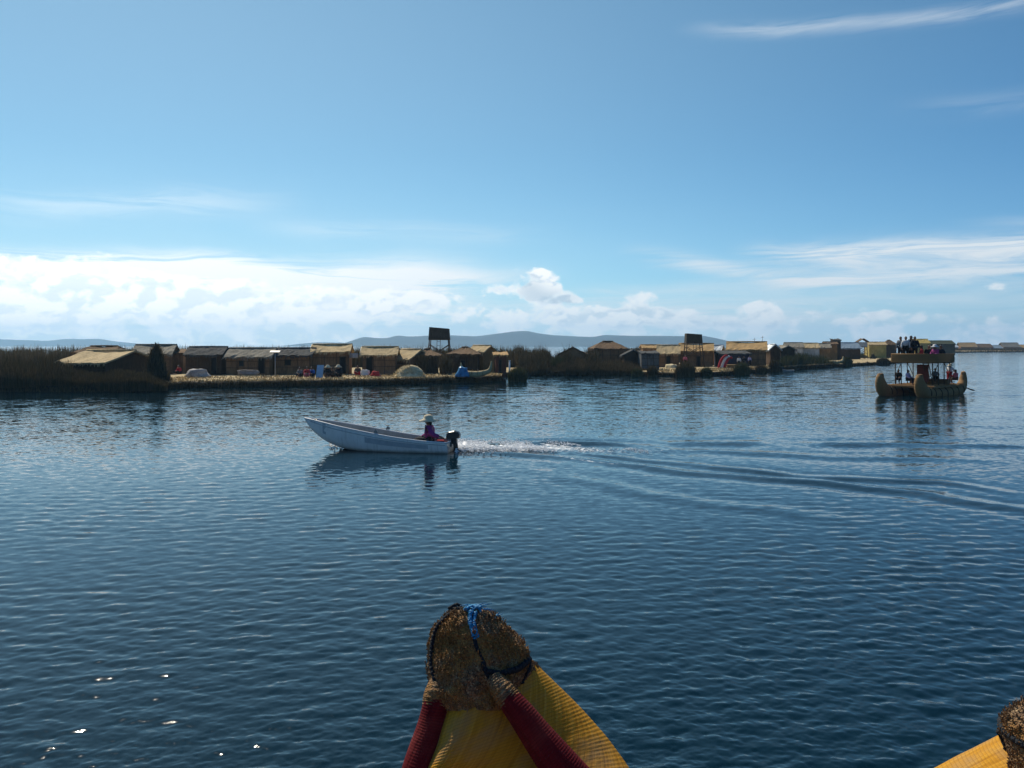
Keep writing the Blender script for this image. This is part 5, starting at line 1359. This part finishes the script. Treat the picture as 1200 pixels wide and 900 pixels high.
# leaning light blue board
T = thing('blue_board', 'light blue board propped up on the straw among the seated people', 'board', (W(373, 82.5), 82.5, Zp(443, 82.5)), math.radians(-10))
hb_ = Zp(428, 82.5) - Zp(443, 82.5)
mb = MB(); mb.box(.06, .25, hb_ / 2, .72, .05, hb_ * 1.05, 0, (math.radians(-16), 'X')); mb.build('board', flat('light_blue_paint', (.30, .46, .62), .5, .12, 3.0), T)
mb = MB(); mb.tube([(-.2, .75, -.05), (-.15, .38, hb_ * .8)], .03, 6); mb.build('prop', POLE, T)
# white sheet hung between two huts
T = thing('hung_sheet', 'white sheet hung on a line between the straw roofed huts', 'sheet', (W(414.5, 91), 91, Zp(437.5, 91)))
hs = Zp(414, 91) - T.location.z
mb = MB(); vs = [((i / 8 - .5) * .95, .05 * math.sin(i * 1.7), hs - j * .18 - .03 * math.sin(i * 2.2)) for j in range(4) for i in range(9)]
mb.add(vs, [(j * 9 + i, j * 9 + i + 1, (j + 1) * 9 + i + 1, (j + 1) * 9 + i) for j in range(3) for i in range(8)]); so = mb.build('cloth', C_WHITE, T, True)
so.modifiers.new('thick', 'SOLIDIFY').thickness = .02
for sx in (-.55, .55): mb = MB(); mb.tube([(sx, 0, -.2), (sx, 0, hs + .1)], .035, 6); mb.build('pole', POLE, T)
mb = MB(); mb.tube([(-.55, 0, hs + .02), (0, 0, hs - .01), (.55, 0, hs + .02)], .012, 5); mb.build('line', POLE, T)
# white post at the tip
T = thing('marker_post', 'white painted post at the right tip of the left island', 'post', (W(597, 91.5), 91.5, Zp(441, 91.5)))
hs = Zp(423, 91.5) - T.location.z
mb = MB(); mb.tube([(0, 0, -.3), (.02, 0, hs)], [.10, .085], 8); mb.build('shaft', BOAT_RIM, T, True); mb = MB(); mb.box(.02, 0, hs + .03, .24, .24, .06); mb.build('cap', BOAT_RIM, T)
# beached crescent reed boats
def crescent(label, px0, px1, ytipL, ytipR, yb, Y, tone, R_=.34):
    L = (px1 - px0) / F * Y; zb = Zp(yb, Y); T = thing('reed_canoe', label, 'reed boat', (W((px0 + px1) / 2, Y), Y, zb), math.radians(-4), 'beached crescent reed boats')
    zl, zr = Zp(ytipL, Y) - zb, Zp(ytipR, Y) - zb
    for sy in (-.32, .32):
        K = spline([(-L * .5, sy * .2, zl, .05), (-L * .47, sy * .4, zl * .62, .14), (-L * .34, sy * .9, .42, R_ * .8), (0, sy, R_ * .8, R_), (L * .30, sy * .9, .46, R_ * .8), (L * .45, sy * .4, zr * .50, .16), (L * .5, sy * .2, zr, .06)], 48)
        mb = MB(); mb.tube([k[:3] for k in K], [k[3] * (1 + .03 * math.sin(i * 2)) for i, k in enumerate(K)], 12); hl = mb.build('hull', tone, T, True)
    mb = MB()
    for x in (-L * .3, -L * .12, L * .06, L * .24):
        mb.tube([(x, .72 * math.cos(a), .40 + .38 * math.sin(a)) for a in np.linspace(-.4, 3.54, 12)], .022, 5)
    mb.build('lashing', POLE, T, True)
    return T
PALE = flat('pale_dry_reed_bundle', (.44, .35, .19), .9, .25, 4.0, .5, (9, 9, 1))
crescent('pale crescent reed boat with high curved tips beached at the island tip', 540, 576, 425, 423.5, 441.5, 87, PALE)
crescent('far crescent reed boat with an arched prow beached on the right shore', 972, 988, 423.5, 417.5, 426.5, 150, PALE, .3)
# red and white boat prow, woven box
def arched_prow():
    Y = 116; T = thing('striped_prow', 'red and white striped boat prow arching up on the right shore', 'boat', (W(848, Y), Y, Zp(436, Y)))
    for k, (dx, mat) in enumerate(((0, C_RED), (.42, C_WHITE), (.80, C_RED))):
        h = Zp(416.5 + k, Y) - Zp(436, Y)
        mb = MB(); K = spline([(-.75 + dx, 0, .0), (-.6 + dx, 0, h * .45), (-.15 + dx, 0, h * .85), (.38 + dx * .8, 0, h), (.62 + dx * .75, 0, h * .9)], 20)
        mb.tube([tuple(p) for p in K], np.linspace(.20, .12, 20).tolist(), 10); mb.build('bundle', mat, T, True)
    mb = MB(); mb.box(.35, .3, .35, 2.2, .9, .7, 0, None, .9); mb.build('hull', W_DARK, T)
    return T
arched_prow()
T = thing('woven_box', 'tan woven reed box standing on the shore beside the striped prow', 'box', (W(857, 117), 117, Zp(437, 117)))
mb = MB(); mb.box(0, 0, .62, 1.5, 1.0, 1.05); mb.build('body', W_TAN, T); mb = MB(); mb.box(0, 0, 1.18, 1.62, 1.12, .08); mb.build('lid', R_TAN, T)
for sx in (-.6, .6): mb = MB(); mb.box(sx, -.35, .0, .12, .12, .5); mb.build('foot', POLE, T)
# low white rowing boats moored in front of the reeds
def small_boat(label, px0, px1, yb, tone=BOAT_RIM):
    x, Y = G((px0 + px1) / 2, yb); L = (px1 - px0) / F * Y
    T = thing('rowing_boat', label, 'rowing boat', (x, Y, 0), math.radians(4), 'low white boats moored by the reeds')
    mb = MB(); st = [(-.5, .05, .40, .18), (-.42, .28, .34, -.05), (-.2, .45, .28, -.1), (.1, .5, .26, -.1), (.38, .42, .28, -.1), (.5, .34, .30, -.05)]
    vs = []
    for s, b_, zg, zk in st:
        for u, v in ((1, 1), (.9, .4), (.5, .05), (-.5, .05), (-.9, .4), (-1, 1)): vs.append((s * L, u * b_, zk + (zg - zk) * v))
    fs = [(i * 6 + k, (i + 1) * 6 + k, (i + 1) * 6 + k + 1, i * 6 + k + 1) for i in range(5) for k in range(5)] + [(30, 31, 32, 33, 34, 35)]
    mb.add(vs, fs); ho = mb.build('hull', tone, T); ho.modifiers.new('thick', 'SOLIDIFY').thickness = .05
    for s in (-.15, .22): mb = MB(); mb.box(s * L, 0, .16, .22, .86, .04); mb.build('bench', WOOD, T)
small_boat('low white boat moored leftmost before the dark reed belt', 635, 648, 440.0)
small_boat('low white boat moored second from left before the reed belt', 654, 664, 440.0)
small_boat('low white boat moored rightmost beside the brown reed mound', 681, 694, 439.8)
small_boat('low grey boat lying at the shore below the golden roofed hut', 917, 930, 435.6, BOAT_IN)
# thin far masts
for px, y0, lab in ((884, 396, 'thin far mast left of the taller one above the golden roof'), (893.5, 393.5, 'taller thin far mast above the golden roofed hut')):
    Y = 165; T = thing('radio_mast', lab, 'mast', (W(px, Y), Y, .6)); h = Zp(y0, Y) - .6
    mb = MB(); mb.tube([(0, 0, 0), (0, 0, h)], [.06, .03], 6); mb.build('pole', POLE, T); mb = MB(); mb.tube([(-.35, 0, h * .93), (.35, 0, h * .95)], .025, 5); mb.build('crossbar', POLE, T)
# seated and standing villagers
def villager(pose, px, yb, Y, rz, top, leg, lab, hat=None, sc=1.0):
    z = Zp(yb, Y)
    person(pose, (W(px, Y), Y, z + (.06 if pose == 'sit_down' else .02)), rz, top, leg, lab, 'villagers on the reed islands', hat, HAIR, sc)
villager('sit_down', 210.5, 438.5, 84, 2.6, C_RED, C_DARK, 'villager in a red top sitting left of the pale tarpaulin heap', None, 1.1)
villager('sit_down', 352, 441.5, 82.5, 2.9, C_GREY, C_DARK, 'villager in grey sitting leftmost in the group by the blue board', None, 1.15)
villager('sit_down', 359.5, 441.5, 82.3, 3.4, C_RED, C_PINK, 'villager in bright red sitting between the grey and the blue villagers', None, 1.2)
villager('sit_down', 366, 441.3, 82.8, 3.0, C_BLUE, C_DARK, 'villager in blue sitting just left of the blue board', None, 1.15)
villager('sit_down', 383.5, 441.5, 83, 3.6, C_BLACK, C_BROWN, 'villager in black sitting just right of the blue board', STRAWHAT, 1.35)
villager('sit_down', 390.5, 441.8, 84, 2.6, C_BROWN, C_BROWN, 'villager in brown sitting in the middle before the bright roofed hut', None, 1.2)
villager('sit_down', 397, 441.6, 83.4, 3.1, C_DARK, C_BLACK, 'villager in dark clothes and pale hat sitting before the doorway', STRAWHAT, 1.4)
villager('sit_down', 419.5, 439.5, 86.5, 3.1, C_BROWN, C_RED, 'villager in brown and red sitting by the white tub', None, 1.25)
villager('stand', 866, 431, 122, 3.0, C_WHITE, C_DARK, 'villager in a white top standing under the dark canopy')
villager('stand', 872, 430.5, 123, 2.6, C_DARK, C_DARK, 'villager in dark clothes standing beside the white topped one')
villager('stand', 878.5, 430, 124, 3.5, C_LILAC, C_BLACK, 'villager in lilac standing at the right end of the canopy')
villager('stand', 803, 430, 117, 3.0, C_PINK, C_BROWN, 'villager in pink standing below the second watchtower')
